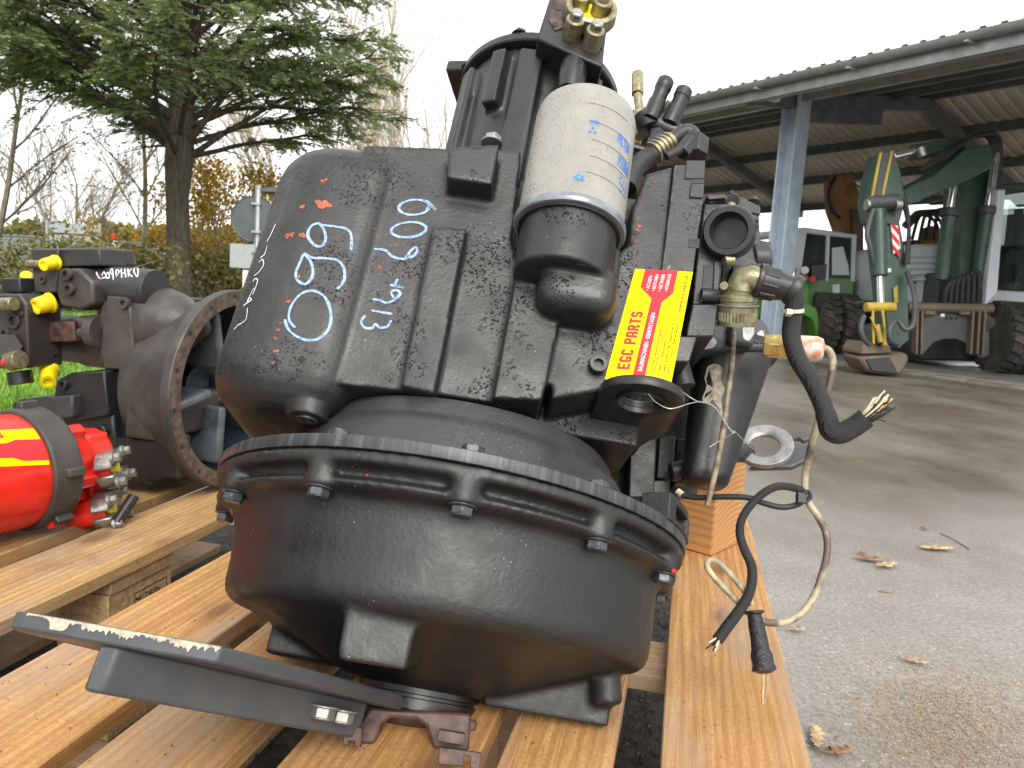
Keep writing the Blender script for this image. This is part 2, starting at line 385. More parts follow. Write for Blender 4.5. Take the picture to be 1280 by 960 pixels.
M['plastic'] = m_plain('black_plastic', (0.018, 0.018, 0.019), 0.38, 0.0, 0.2, 60)
M['rubber'] = m_plain('black_rubber', (0.02, 0.02, 0.02), 0.6, 0.0, 0.3, 80)
M['beige'] = m_plain('beige_cable', (0.34, 0.29, 0.19), 0.5, 0.0, 0.35, 70)
M['ycap'] = m_plain('yellow_cap_plastic', (0.80, 0.66, 0.01), 0.35, 0.0, 0.15, 30)
M['copper'] = m_plain('copper_strand', (0.62, 0.38, 0.16), 0.35, 0.6, 0.2, 90)
M['strand'] = m_plain('pale_wire_strand', (0.70, 0.62, 0.45), 0.4, 0.2, 0.2, 90)
M['redp'] = m_plain('red_paint', (0.74, 0.022, 0.012), 0.28, 0.0, 0.12, 20, 0.08)
M['red_cap'] = m_plain('red_plastic', (0.55, 0.03, 0.02), 0.45, 0.0, 0.2, 60)
M['orangechip'] = m_plain('orange_primer', (0.40, 0.085, 0.035), 0.6, 0.0, 0.4, 300)
M['palechip'] = m_plain('pale_bare_patch', (0.42, 0.37, 0.28), 0.6, 0.0, 0.35, 160)
M['chalkblue'] = m_plain('pale_blue_chalk', (0.27, 0.39, 0.57), 0.9, 0.0, 0.35, 260)
M['chalkwhite'] = m_plain('white_marker', (0.75, 0.75, 0.74), 0.8, 0.0, 0.15, 200)
M['yellowprint'] = m_plain('yellow_print', (0.80, 0.66, 0.0), 0.6, 0.0, 0.03, 40, 0.02, 0.0004, 0.12)
M['redprint'] = m_plain('red_print', (0.66, 0.035, 0.045), 0.6, 0.0, 0.03, 40, 0.02, 0.0004, 0.12)
M['whiteprint'] = m_plain('white_print', (0.75, 0.68, 0.66), 0.6, 0.0, 0.03, 40, 0.02, 0.0004, 0.12)
M['greyprint'] = m_plain('grey_print', (0.10, 0.08, 0.02), 0.6, 0.0, 0.03, 40, 0.02, 0.0004, 0.12)
M['blueprint'] = m_plain('blue_print', (0.03, 0.17, 0.55), 0.5, 0.0, 0.1, 200, 0.02)
M['stamp'] = m_plain('black_stamp_ink', (0.02, 0.017, 0.014), 0.8, 0.0, 0.2, 300)
M['wood'] = m_wood('fresh_pine', (0.46, 0.245, 0.088), (0.60, 0.36, 0.145))
M['wood2'] = m_wood('old_pine', (0.43, 0.26, 0.10), (0.58, 0.385, 0.165), grey=0.10, stain=0.7)
M['wood3'] = m_wood('bearer_pine', (0.40, 0.24, 0.11), (0.54, 0.35, 0.17), grey=0.3, along='X', stain=0.6)
M['woodz'] = m_wood('block_pine', (0.50, 0.24, 0.08), (0.62, 0.33, 0.12), stain=0.35)
M['chipwood'] = m_plain('chipboard_block', (0.36, 0.24, 0.115), 0.8, 0.0, 0.28, 130, 0.5, 0.002)

t = NT('timber_end_grain'); v = t.co(); rn = t.n('ShaderNodeTexWave'); rn.wave_type = 'RINGS'; rn.rings_direction = 'X'; rn.inputs['Scale'].default_value = 30; rn.inputs['Distortion'].default_value = 1.6; rn.inputs['Detail'].default_value = 3; rn.inputs['Detail Scale'].default_value = .6
mp = t.n('ShaderNodeMapping'); mp.inputs['Location'].default_value = (0, -.03, .05); t.l(t.tc.outputs['Object'], mp.inputs[0]); t.l(mp.outputs[0], rn.inputs['Vector'])
c = t.ramp(rn.outputs['Fac'], [(.2, (.50, .26, .09)), (.7, (.46, .235, .08)), (.95, (.36, .165, .055))]); c = t.mix(t.ramp(t.noise(v, 14, 4), [(.45, 0), (.7, .5)]), c, (.40, .22, .09))
t.set(base=c, rough=.7, normal=t.bump(t.noise(v, 300, 3), .3, .001)); M['woodz'] = t.m
# ------------------------------------------------------------------ ground
def m_ground():
    t = NT('yard_asphalt'); v = t.co()
    agg = t.voro(v, 55); fine = t.noise(v, 420, 3); med = t.noise(v, 6, 5, 0.6); big = t.noise(v, 0.55, 4, 0.6)
    c = t.ramp(t.noise(v, 90, 4, 0.7), [(0.30, (0.165, 0.155, 0.140)), (0.70, (0.375, 0.36, 0.33))])
    c = t.mix(t.ramp(med, [(0.35, 0.0), (0.7, 0.45)]), c, (0.155, 0.14, 0.122))
    st = t.math('MULTIPLY', t.ramp(agg, [(0.0, 1), (0.12, 1), (0.20, 0)]), t.ramp(t.noise(v, 300, 3), [(0.40, 0.1), (0.58, 1)])); pk = t.ramp(t.voro(v, 55, out=1), [(0.45, 0), (0.5, 1)])
    c = t.mix(t.math('MULTIPLY', t.math('MULTIPLY', st, pk), 0.9), c, (0.60, 0.585, 0.545))
    st2 = t.ramp(t.voro(v, 120), [(0.0, 1), (0.2, 0)]); pk2 = t.ramp(t.voro(v, 120, out=1), [(0.55, 0), (0.6, 1)])
    c = t.mix(t.math('MULTIPLY', t.math('MULTIPLY', st2, pk2), 0.8), c, (0.05, 0.045, 0.04))
    # wet from about three metres on, towards the shelter
    sx = t.n('ShaderNodeSeparateXYZ'); t.l(t.tc.outputs['Object'], sx.inputs[0])
    dy = t.math('ADD', sx.outputs[1], t.math('MULTIPLY', t.noise(v, 1.3, 4), 2.2))
    wet = t.ramp(t.math('MULTIPLY', dy, 0.1), [(0.27, 0.0), (0.45, 1.0)])
    pud = t.ramp(t.noise(t.co((1, 0.5, 1)), 1.1, 5, 0.6), [(0.25, 0.45), (0.55, 1)]); wet = t.math('MULTIPLY', wet, pud)
    c = t.mix(t.math('MULTIPLY', wet, 0.88), c, (0.088, 0.069, 0.048))
    rg = t.mix(wet, t.ramp(fine, [(0.3, 0.62), (0.7, 0.9)]), t.ramp(t.noise(v, 3, 4), [(0.35, 0.22), (0.65, 0.42)]))
    bh = t.math('ADD', fine, t.math('MULTIPLY', agg, 0.8))
    q = t.n('ShaderNodeBump'); q.inputs['Distance'].default_value = 0.003; t.l(bh, q.inputs['Height'])
    t.l(t.math('SUBTRACT', 0.5, t.math('MULTIPLY', wet, 0.44)), q.inputs['Strength'])
    return t.set(base=c, rough=rg, normal=q.outputs[0])
M['ground'] = m_ground()
bm = bmesh.new(); g = 300
vs = [bm.verts.new(p) for p in ((-g, -20, 0), (g, -20, 0), (g, g*2, 0), (-g, g*2, 0))]; bm.faces.new(vs)
tag(build('ground', bm, M['ground']), 'wet grey asphalt yard with pale specks', kind='structure')
def m_dirt(name, a, b, scale=30): return m_plain(name, a, 0.9, 0, 0.6, scale, 0.6, 0.006)
# dark crumbly soil under and between the pallets
M['soil'] = m_plain('dark_soil', (0.035, 0.031, 0.027), 0.75, 0, 0.7, 45, 0.8, 0.01)
bm = bmesh.new()
for p in [(-1.4, 0.2), (0.40, 0.2), (0.46, 1.0), (0.50, 1.9), (0.0, 2.2), (-1.6, 2.2)]: bm.verts.new((p[0], p[1], 0.004))
bm.faces.new(bm.verts); tag(build('soil_patch', bm, M['soil']), 'dark damp soil under the pallets', kind='structure')
# lawn behind the machines on the left
M['lawn'] = m_plain('lawn_soil', (0.10, 0.19, 0.02), 0.9, 0, 0.5, 20, 0.8, 0.02)
bm = bmesh.new()
LAWN = [(-1.9, 2.9), (-0.9, 4.1), (-1.6, 6.0), (-3.0, 9.5), (-3.6, 13.0), (-4.0, 40), (-60, 40), (-60, 2.0), (-3, 2.2)]
for p in LAWN: bm.verts.new((p[0], p[1], 0.008))
bm.faces.new(bm.verts); tag(build('lawn', bm, M['lawn']), 'green lawn behind the pallets', kind='structure')
M['blade'] = m_plain('grass_blade', (0.17, 0.33, 0.03), 0.6, 0, 0.35, 6, 0.0)
vv = []; ff = []
rg = random.Random(3)
for i in range(26000):
    y = 2.4 + 8*rg.random()**1.6; x = -0.35*y - 0.55 - rg.random()*0.5*y - 0.2
    if y < 4.1 and x > -1.9+(y-2.9)*0.83: continue
    a = rg.random()*6.3; h = 0.03+0.05*rg.random(); wd = 0.004+0.004*rg.random(); lx, ly = rg.uniform(-.03, .03), rg.uniform(-.03, .03)
    k = len(vv); vv += [(x-math.cos(a)*wd, y-math.sin(a)*wd, .006), (x+math.cos(a)*wd, y+math.sin(a)*wd, .006), (x+lx, y+ly, h)]; ff.append((k, k+1, k+2))
me = bpy.data.meshes.new('grass'); me.from_pydata(vv, [], ff); tag(link('grass', me, M['blade']), 'bright green mown grass behind the pallets', 'grass', kind='stuff')

# ------------------------------------------------------------------ pallets
ZT = 0.30
_d = ray(862, 371.5); BD = Vector((_d.x, _d.y, 0)).normalized(); BS = Vector((BD.y, -BD.x, 0))     # along the boards, across them
def st(px, py, z=ZT):
    p = onz(px, py, z); return p.dot(BS), p.dot(BD)
PF = Matrix(((BS.x, BD.x, 0, 0), (BS.y, BD.y, 0, 0), (0, 0, 1, 0), (0, 0, 0, 1)))
def board(parent, s0, s1, t0, t1, z1, th=0.022, mat='wood', name='deck_board', jit=0.002):
    bm = bmesh.new(); n = 6; rr = random.Random(int((s0*31+t0*17+z1*7)*1000))
    c = ((s0+s1)/2, (t0+t1)/2, z1-th/2)
    L = t1-t0; W = s1-s0; rows = []
    nx, ny = (1, n) if L > W else (n, 1)
    for i in range(ny+1):
        for sx in range(nx+1):
            pass
    ln = max(nx, ny)
    def pt(a, q, zz):      # a along, q across -1..1
        jx = rr.uniform(-jit, jit)
        if L > W: return (q*W/2+jx, -L/2+L*a, zz)
        return (-W/2+W*a, q*L/2+jx, zz)
    R = []
    for i in range(ln+1):
        a = i/ln; dz = rr.uniform(-0.001, 0.001)
        R.append([bm.verts.new(pt(a, q, zz+dz)) for q, zz in ((-1, -th/2), (1, -th/2), (1, th/2), (-1, th/2))])
    for i in range(ln):
        for j in range(4): bm.faces.new((R[i][j], R[i][(j+1) % 4], R[i+1][(j+1) % 4], R[i+1][j]))
    bm.faces.new(R[0][::-1]); bm.faces.new(R[-1])
    o = build(name, bm, M[mat], parent, bevel=0.0018, seg=1); o.location = c
    return o
edges = [st(x, 960) for x in (827, 1016, 620, 765, 344, 592, 95, 275, -205, 44)]
print('edges', [round(e[0], 3) for e in edges], edges[0][1])
pal = empty('wooden_pallet', PF, 'large pallet of fresh orange pine boards carrying the black transmission', 'pallet')
T0, T1 = 0.36, 1.72
E5 = [e[0] for e in edges]
for k in range(5): board(pal, E5[2*k], E5[2*k+1], T0+0.01*k, T1-0.008*k, ZT)
sA, sB = E5[8]-0.005, E5[1]+0.004
tb = [st(815, 845, ZT-.022)[1], 1.62, 0.36]
print('bearers', tb, st(180, 905))
for t in tb: board(pal, sA, sB, t, t+0.10, ZT-0.0225, 0.022, 'wood3', 'cross_board')
for t in tb:
    for s in (sA+0.0, (sA+sB)/2-.05, sB-0.10):
        bm = bmesh.new(); box(bm, (s+.05, t+.05, (ZT-.045+.022)/2), (0.096, 0.097, ZT-.045-.0225)); build('block', bm, M['chipwood'], pal, bevel=.002, seg=1)
for s in (sA+0.0, (sA+sB)/2-.05, sB-0.10): board(pal, s, s+0.1, T0, T1, 0.022, 0.022, 'wood3', 'skid_board')
# neighbouring pallet
near = [st(0, 775), st(268, 651)]; print('left pallet near edge', near)
lp_s = near[0][0]*0.5+near[1][0]*0.5
pal2 = empty('wooden_pallet', PF, 'weathered pallet with stamped block carrying the red pump and the brown drive', 'pallet')
endt = 1.78
far = [st(0, 700)[0], st(266, 607)[0]]; print('far', far, endt)
for k, (a, b) in enumerate(((-0.145, 0), (-0.30, -0.185), (-0.475, -0.335), (-0.64, -0.515), (-0.80, -0.68))):
    board(pal2, lp_s+a, lp_s+b, 0.55+.01*k, endt+0.02*k, ZT-0.001, mat='wood2')
bp = st(95, 745, ZT-.022); be = st(232, 690, ZT-.022); print('blk', bp, be)
for t in (be[1]-0.145, be[1]-0.145-0.52): board(pal2, lp_s-0.80, lp_s-0.004, t, t+0.145, ZT-0.0235, 0.022, 'wood3', 'cross_board')
for t in (be[1]-0.150, be[1]-0.15-0.52):
    for s in (lp_s-0.10, lp_s-0.45, lp_s-0.80):
        bm = bmesh.new(); box(bm, (s+.046, t+.075, (ZT-.046+.022)/2), (0.092, 0.147, ZT-.046-.0225)); b = build('block', bm, M['chipwood'], pal2, bevel=.002, seg=1)
        if s == lp_s-0.10 and t == be[1]-0.150:
            b['label'] = 'chipboard block with black stamp'
            s1 = s+.0925; z1 = ZT-.062; t1 = t+.058
            def stampbox(u0, u1, v0, v1, wd=.0016):
                bm = bmesh.new()
                for a in ((u0, u1, v0, v0+wd), (u0, u1, v1-wd, v1), (u0, u0+wd, v0, v1), (u1-wd, u1, v0, v1)):
                    bm.faces.new([bm.verts.new((s1, q, z)) for q, z in ((a[0], a[2]), (a[1], a[2]), (a[1], a[3]), (a[0], a[3]))])
                return bm
            bmf = stampbox(t1, t1+.078, z1-.05, z1)
            for j in range(5):      # wheat-ear mark drawn as a chevron column
                for sg in (-1, 1):
                    bmf.faces.new([bmf.verts.new((s1, t1+.010+sg*q, z1-.048+.008*j+zz)) for q, zz in ((0, 0), (.007, .005), (.007, .009), (0, .004))])
            bmf.faces.new([bmf.verts.new((s1, q, z)) for q, z in ((t1+.021, z1-.05), (t1+.0222, z1-.05), (t1+.0222, z1), (t1+.021, z1))])
            build('stamp', bmf, M['stamp'], b)
            lettering('stamp', 'DE-SN', (s1, t1+.027, z1-.020), (0, .034, 0), (0, 0, .012), M['stamp'], b, .02)
            lettering('stamp', 'AH 117', (s1, t1+.027, z1-.040), (0, .034, 0), (0, 0, .013), M['stamp'], b, .02)
for s in (lp_s-0.10, lp_s-0.45, lp_s-0.80): board(pal2, s, s+0.092, 0.55, endt, 0.022, 0.022, 'wood3', 'skid_board')
# squared timber under the rear of the transmission
c = onz(889, 697, ZT)      # its near bottom corner
bm = bmesh.new(); box(bm, (0, 0, 0.0825), (0.150, 0.115, 0.165))
blk = build('timber_block', bm, M['woodz'], None, bevel=0.004)
blk.matrix_world = Matrix.Translation((c.x, c.y, ZT+0.001)) @ Matrix.Rotation(math.radians(-40), 4, 'Z') @ Matrix.Translation((-0.075, 0.0575, 0))
tag(blk, 'squared orange timber block with growth rings propping the rear of the transmission', 'wooden block')
# ------------------------------------------------------------------ the transmission
_z = Vector((0.1022, 0.4977, 0.8613)).normalized(); _x = Vector((0.9938, -0.0139, -0.1099)); _x = (_x-_z*_x.dot(_z)).normalized()
G = Frame((-0.0594, 0.8926, 0.4755), _x, _z.cross(_x), _z); L = G.at
TR = empty('transmission', G.m, 'black cast transmission with white oil filter leaning on the fresh pine pallet', 'transmission')
def outl(pts, y): return [L(px, py, y=y) for px, py in pts]
# --- converter bell
bm = bmesh.new()
lathe(bm, [(.05, -.01), (.268, -.0125), (.268, -.0235), (.254, -.0255), (.2495, -.033), (.256, -.0362), (.262, -.0375), (.2625, -.042), (.253, -.0465), (.2445, -.049), (.242, -.06), (.2408, -.10), (.2395, -.124), (.2365, -.133), (.229, -.140), (.205, -.146), (.145, -.168), (.10, -.186), (.075, -.192), (.068, -.194), (.05, -.194)], n=96)
for k in range(12):
    a = math.radians(4+30*k); d = Vector((math.sin(a), -math.cos(a), 0)); R = Matrix.Rotation(a, 3, 'Z')
    cyl(bm, d*.254+Vector((0, 0, -.02)), d*.254+Vector((0, 0, -.047)), .0145, n=20)
    box(bm, d*.246+Vector((0, 0, -.033)), (.024, .024, .026), R)
for vtx in bm.verts:
    if vtx.co.z < -.047: k_ = max(0, min(1, (-.047-vtx.co.z)/.03)); vtx.co.x = vtx.co.x*(1-.022*k_)+.006*k_; vtx.co.y *= 1-.012*k_
# pads and feet cast on the bottom
prism(bm, outl([(431, 757), (524, 772), (507, 838), (421, 825)], -.215), (0.004, .12, 0.01))
f0 = L(742, 868, y=0.0); f1 = L(742, 905, y=-.02)
def footpad(x0, x1, y0, y1, z0): box6(bm, x0, x1, y0, y1, z0, -.13)
footpad(.07, .20, -.052, .05, -.1985)
footpad(-.17, -.09, -.02, .06, -.185)
cyl(bm, (.188, -.055, -.14), (.195, -.058, -.178), .016)
bell = cast(build('converter_bell', bm, M['bell'], TR), .0032, 5)
bell['label'] = 'black cast converter bell with bolt lugs'
# --- adapter ring with saw-cut edge
M['sawn'] = (lambda: (lambda t: t.set(base=t.ramp(t.noise(t.co((1, 1, .02)), 110, 3, .7), [(.3, (.022, .023, .025)), (.55, (.05, .052, .056)), (.75, (.115, .118, .12))]), rough=.38, metal=.15, normal=t.bump(t.noise(t.co((1, 1, .02)), 150, 3), .5, .001)))(NT('saw_cut_steel')))()
bm = bmesh.new(); ringshape(bm, [(.19, 0), (.19, -.012), (.2695, -.012), (.270, -.011), (.270, -.001), (.2692, 0)], n=128)
build('adapter_ring', bm, M['sawn'], TR, 30)
# lip of the ring at the right, with a square window
bm = bmesh.new()
def arcbox(bm, a0, a1, r0, r1, z0, z1, n=6):
    rings = []
    for i in range(n+1):
        a = math.radians(a0+(a1-a0)*i/n); d = Vector((math.sin(a), -math.cos(a), 0))
        rings.append([d*r0+Vector((0, 0, z0)), d*r1+Vector((0, 0, z0)), d*r1+Vector((0, 0, z1)), d*r0+Vector((0, 0, z1))])
    loft(bm, rings)
arcbox(bm, 53, 57, .24, .272, -.002, .026); arcbox(bm, 57, 69, .24, .262, -.002, .026); arcbox(bm, 57, 69, .24, .272, .018, .026); arcbox(bm, 57, 69, .24, .272, -.002, .003); arcbox(bm, 69, 76, .24, .272, -.002, .022)
build('inspection_window', bm, M['bell'], TR, bevel=.0015)
for k in range(12):
    a = math.radians(4+30*k); d = Vector((math.sin(a), -math.cos(a), 0))
    bm = bmesh.new(); hexhead(bm, d*.2545+Vector((0, 0, -.046)), (0, 0, -1), .0105, .0085, .0015); build('bolt', bm, M['bolt'], TR, bevel=.0006, seg=1)
    bm = bmesh.new(); hexhead(bm, d*.247+Vector((0, 0, .0)), (0, 0, 1), .011, .009, .002); build('bolt', bm, M['bolt'], TR, bevel=.0006, seg=1)
# --- neck between ring and gear case
bm = bmesh.new(); lathe(bm, [(.215, -.006), (.214, .004), (.205, .022), (.196, .044), (.190, .053), (.186, .056), (.182, .062), (.178, .072), (.172, .080), (.15, .0815), (.10, .082)], n=96)
build('converter_neck', bm, M['neck'], TR, 30)
# --- output hub and yoke at the bottom
bm = bmesh.new(); lathe(bm, [(.03, -.188), (.066, -.192), (.066, -.199), (.062, -.200), (.062, -.203), (.0655, -.204), (.0655, -.214), (.060, -.216), (.02, -.218)], n=64)
build('output_hub', bm, M['black'], TR, 30)
bm = bmesh.new(); lathe(bm, [(.02, -.214), (.058, -.216), (.058, -.226), (.03, -.238)], n=40)
for sx in (-1, 1): box6(bm, sx*.030, sx*.066, .0, .060, -.214, -.246)
prism(bm, outl([(463, 884), (589, 892), (586, 940), (541, 936), (533, 908), (522, 900), (487, 897), (477, 905), (468, 930), (440, 929), (446, 908)], -.080), (0, .05, 0))
box6(bm, -.066, .066, -.05, .03, -.214, -.226)
yk = build('output_yoke', bm, M['rust'], TR, bevel=.003); yk['label'] = 'rusty brown driveshaft yoke'
for pts in ([(430, 909), (453, 910), (451, 934), (444, 934), (443, 927), (436, 926), (435, 932), (429, 931)], [(549, 934), (602, 941), (599, 961), (588, 960), (588, 946), (580, 945), (579, 958), (548, 955)]):
    bm = bmesh.new(); prism(bm, outl(pts, -.102 if pts[0][0] < 500 else -.125), (0, .008, 0)); box6(bm, *((-.062, -.045, -.10, -.07, -.238, -.225) if pts[0][0] < 500 else (.03, .055, -.12, -.07, -.236, -.226))); build('lock_plate', bm, M['rust'], yk, bevel=.0006, seg=1)
# --- T-section mounting arm
A = L(30, 766, y=-.30); A2 = L(30, 774, y=-.30); B = L(278, 806, y=-.30); C = L(462, 868, y=-.11)
zz = (A.z+B.z)/2-.001
bm = bmesh.new(); th = .0125
out = [Vector((A.x+.004, -.302, 0)), Vector((B.x, -.302, 0)), Vector((C.x+.03, -.12, 0)), Vector((C.x+.03, .03, 0)), Vector((C.x-.14, .03, 0)), Vector((A.x-.015, -.27, 0)), Vector((A.x-.008, -.296, 0))]
prism(bm, [p+Vector((0, 0, zz+.001-(p.y+.3)*.06)) for p in out], (0, 0, -th))
arm = build('mounting_arm', bm, M['worn'], TR, bevel=.002); arm['label'] = 'dark steel mounting arm with edges worn bare'
bm = bmesh.new(); W0 = L(127, 800, y=-.296); W1 = L(152, 800, y=-.296)
w0 = Vector((W0.x, -.296, zz-.0115)); w1 = Vector((W1.x, -.296, zz-.0115)); e1 = Vector((C.x+.00, -.10, zz-.0225)); e0 = e1+Vector((-.016, .012, 0))
prism(bm, [w0, w1, e1, e0], (-.003, .004, -.033)); build('web', bm, M['worn'], arm, bevel=.0025)
# bare worn metal along the upper edge of the arm: flakes along the edge
def wearstrip(p0, p1, n, seed, hmax):
    bm = bmesh.new(); r_ = random.Random(seed); p0 = Vector(p0); p1 = Vector(p1); prev = None; dn = Vector((0, 0, -1)); fr = (p1-p0).cross(dn).normalized()
    fr = fr if fr.y < 0 else -fr
    for i in range(n+1):
        t = i/n; h = hmax*max(.12, min(1, .45+1.3*noise.noise(Vector((t*9+seed, seed, 0)))+r_.uniform(-.28, .28)))
        top = p0.lerp(p1, t)+fr*.0006; row = [bm.verts.new(top+Vector((0, .0025, .0006))), bm.verts.new(top), bm.verts.new(top+dn*h)]
        if prev:
            for k in (0, 1): bm.faces.new((prev[k], prev[k+1], row[k+1], row[k]))
        prev = row
    return bm
build('worn_edge', wearstrip((A.x+.004, -.3022, zz+.0002), (B.x, -.3022, zz+.0002), 110, 4, .008), M['palechip'], arm)
for (px, py) in ((410, 866), (432, 876)):
    p = L(px, py, y=-.145 if px < 420 else -.125); bm = bmesh.new(); hexhead(bm, (p.x, p.y, zz-.021-(p.y+.3)*.06), (0, 0, -1), .011, .010, .002); build('bolt', bm, M['steel'], TR, bevel=.0006, seg=1)

# --- gear case: one casting
YF = -.162
bm = bmesh.new()
def pr(pts, y, back): prism(bm, outl(pts, y), (0, back-y, 0))
b2 = bmesh.new(); box6(b2, -.286, -.125, -.172, .20, .046, .388)
for e in list(b2.edges):
    pass
def edges_at(b, fn): return [e for e in b.edges if fn((e.verts[0].co+e.verts[1].co)/2, e)]
bmesh.ops.bevel(b2, geom=edges_at(b2, lambda m, e: m.x < -.28 and abs(e.verts[0].co.z-e.verts[1].co.z) > .1), offset=.085, segments=8, profile=.5, affect='EDGES')
bmesh.ops.bevel(b2, geom=edges_at(b2, lambda m, e: m.x > -.13 and m.y < 0 and abs(e.verts[0].co.z-e.verts[1].co.z) > .1), offset=.038, segments=6, profile=.5, affect='EDGES')
bmesh.ops.bevel(b2, geom=edges_at(b2, lambda m, e: abs(e.verts[0].co.z-e.verts[1].co.z) < .001 and m.z > .38), offset=.048, segments=5, profile=.5, affect='EDGES')
bmesh.ops.bevel(b2, geom=edges_at(b2, lambda m, e: abs(e.verts[0].co.z-e.verts[1].co.z) < .001 and m.z < .05), offset=.048, segments=6, profile=.5, affect='EDGES')
me = bpy.data.meshes.new('t'); b2.to_mesh(me); b2.free(); bm.from_mesh(me); bpy.data.meshes.remove(me)
pr([(455, 181), (652, 188), (640, 300), (652, 345), (690, 400), (680, 497), (616, 503), (540, 492), (425, 480)], YF, .19)       # flat panel
pr([(541, 282), (583, 285), (543, 492), (501, 482)], YF-.016, -.10)                                # tall rib
pr([(560, 183), (624, 180), (615, 230), (559, 222)], YF-.034, -.10)                                # square pad
pr([(648, 330), (700, 395), (678, 500), (617, 497)], YF-.015, -.10)                                # raised strip
pr([(655, 186), (770, 186), (775, 330), (640, 330)], -.095, .19)                                   # wall behind the filter
pr([(786, 305), (790, 262), (807, 217), (842, 207), (828, 335), (800, 480), (690, 498), (690, 380)], YF-.004, .10)             # right-hand face
box6(bm, -.12, .19, -.10, .19, .09, .42)
FC = L(711, 291, y=-.188); FR = .0605
ztop = L(740, 94, y=-.188-FR).z; zb = FC.z
hz = L(690, 318, y=-.188-.053).z
cyl(bm, (FC.x, -.188, hz), (FC.x, -.188, zb+.004), .053, .0535, n=40)
box6(bm, FC.x-.045, FC.x+.06, -.188, -.12, hz-.0, zb-.01)
b1 = L(666, 383, y=-.205); b2_ = L(764, 400, y=-.205)
rbox(bm, b1.x+.002, b2_.x+.004, -.218, -.12, b1.z+.003, hz+.02, .02)
# underside plug boss
PB = L(385, 521, z=.046); cyl(bm, (PB.x, PB.y, .0435), (PB.x, PB.y, .09), .021, n=28)
case = cast(build('gear_case', bm, M['cast'], TR), .0026, 3)
case['label'] = 'black gear case with blue chalk numbers'
bm = bmesh.new(); caphead(bm, (PB.x, PB.y, .0440), (0, 0, -1), .012, .003); build('drain_plug', bm, M['bolt'], TR, 40)
bm = bmesh.new(); p = L(748, 455, y=-.174); caphead(bm, p+Vector((0, .006, 0)), (0, -1, 0), .010, .009)
build('plug', bm, M['black'], TR, 40)
# --- lettering by hand on the case
tree = bvh(case)
def c5(l): return [(250+x/3.2, 160+y/3.2) for x, y in l]
def ell(cx, cy, rx, ry, a=0, n=14, t0=0, t1=1.05):
    a = math.radians(a); out = []
    for i in range(n+1):
        t = 2*math.pi*(t0+(t1-t0)*i/n); u, v = rx*math.cos(t), ry*math.sin(t); out.append((cx+u*math.cos(a)-v*math.sin(a), cy+u*math.sin(a)+v*math.cos(a)))
    return out
big = [c5(q) for q in (
    [(382, 800), (358, 770), (362, 720), (400, 668), (450, 652), (500, 678), (523, 740), (517, 800), (480, 840), (440, 850), (390, 836), (352, 802), (340, 766)],
    [(415, 505), (400, 540), (384, 580), (390, 610), (420, 625), (445, 605), (452, 570), (440, 530), (418, 503), (450, 520), (500, 522), (550, 530), (575, 560), (578, 600), (566, 628), (548, 645)],
    [(500, 468), (470, 475), (440, 450), (432, 420), (450, 390), (480, 385), (500, 420), (502, 450), (490, 470)],
    [(476, 388), (540, 395), (585, 405), (605, 430), (605, 490)])]
small = [c5(q) for q in (
    ell(857, 318, 62, 30, -4), [(890, 290), (915, 298), (943, 328), (922, 312), (905, 330)], ell(835, 408, 70, 30, -5),
    [(695, 485), (740, 490), (770, 515), (810, 525), (830, 518), (840, 495), (863, 478), (868, 495), (850, 515), (820, 515)],
    [(790, 605), (783, 630), (815, 640), (760, 628)],
    [(690, 685), (720, 690), (745, 700), (775, 690), (800, 665), (788, 650), (765, 656), (775, 680)],
    [(685, 730), (770, 745)],
    [(662, 750), (645, 775), (660, 800), (690, 800), (702, 786), (720, 800), (750, 795), (765, 770)])]
bm = bmesh.new(); ribbon(bm, tree, G, big, .0036); o = build('chalk_number', bm, M['chalkblue'], case); o['label'] = 'large pale blue chalk digits 099'
bm = bmesh.new(); ribbon(bm, tree, G, small, .0036); o = build('chalk_number', bm, M['chalkblue'], case); o['label'] = 'smaller pale blue chalk digits'
def c4(l): return [(42+x/4, 200+y/4) for x, y in l]
scr = [c4(q) for q in ([(1072, 740), (1062, 800), (1022, 828), (1004, 850)], [(1050, 730), (1075, 712), (1092, 700), (1078, 690), (1072, 712), (1090, 665), (1108, 640)],
    [(1096, 676), (1112, 640), (1122, 600), (1106, 596), (1100, 610)], [(1104, 580), (1130, 560), (1152, 524), (1146, 498), (1128, 512)], [(1136, 490), (1158, 470), (1170, 428)], [(1168, 410), (1190, 370), (1212, 320)])]
bm = bmesh.new(); ribbon(bm, tree, G, scr, .0016); o = build('marker_scrawl', bm, M['chalkwhite'], case); o['label'] = 'thin white scrawl along the rounded side'
bm = bmesh.new()
sp = []
for (x, y, r) in [(495, 305, 26), (475, 300, 14), (515, 310, 14), (410, 315, 12), (495, 212, 13), (362, 428, 16), (345, 436, 9), (412, 425, 16), (355, 695, 10), (400, 595, 9), (305, 840, 10), (312, 806, 9), (305, 895, 11), (294, 940, 6), (715, 560, 11), (322, 780, 7), (700, 405, 5)]:
    for k in range(3): sp.append((250+(x+random.uniform(-r, r)*.7)/3.2, 160+(y+random.uniform(-r, r)*.5)/3.2, r*.62/3.2, r*.5/3.2))
for (x, y, r) in [(335, 220, 12), (325, 245, 12), (330, 268, 10), (395, 272, 6), (313, 455, 9), (316, 490, 10), (308, 510, 9), (300, 565, 9), (335, 375, 4)]:
    for k in range(3): sp.append((720+(x+random.uniform(-r, r)*.6)/4, 160+(y+random.uniform(-r, r)*.6)/4, r*.7/4, r*.6/4))
blobs(bm, tree, G, sp); o = build('paint_flakes', bm, M['orangechip'], case); o['label'] = 'spots of orange primer'; o['kind'] = 'stuff'
bm = bmesh.new(); p = [L(372+1.5*i, 0, y=-.17) for i in range(2)]
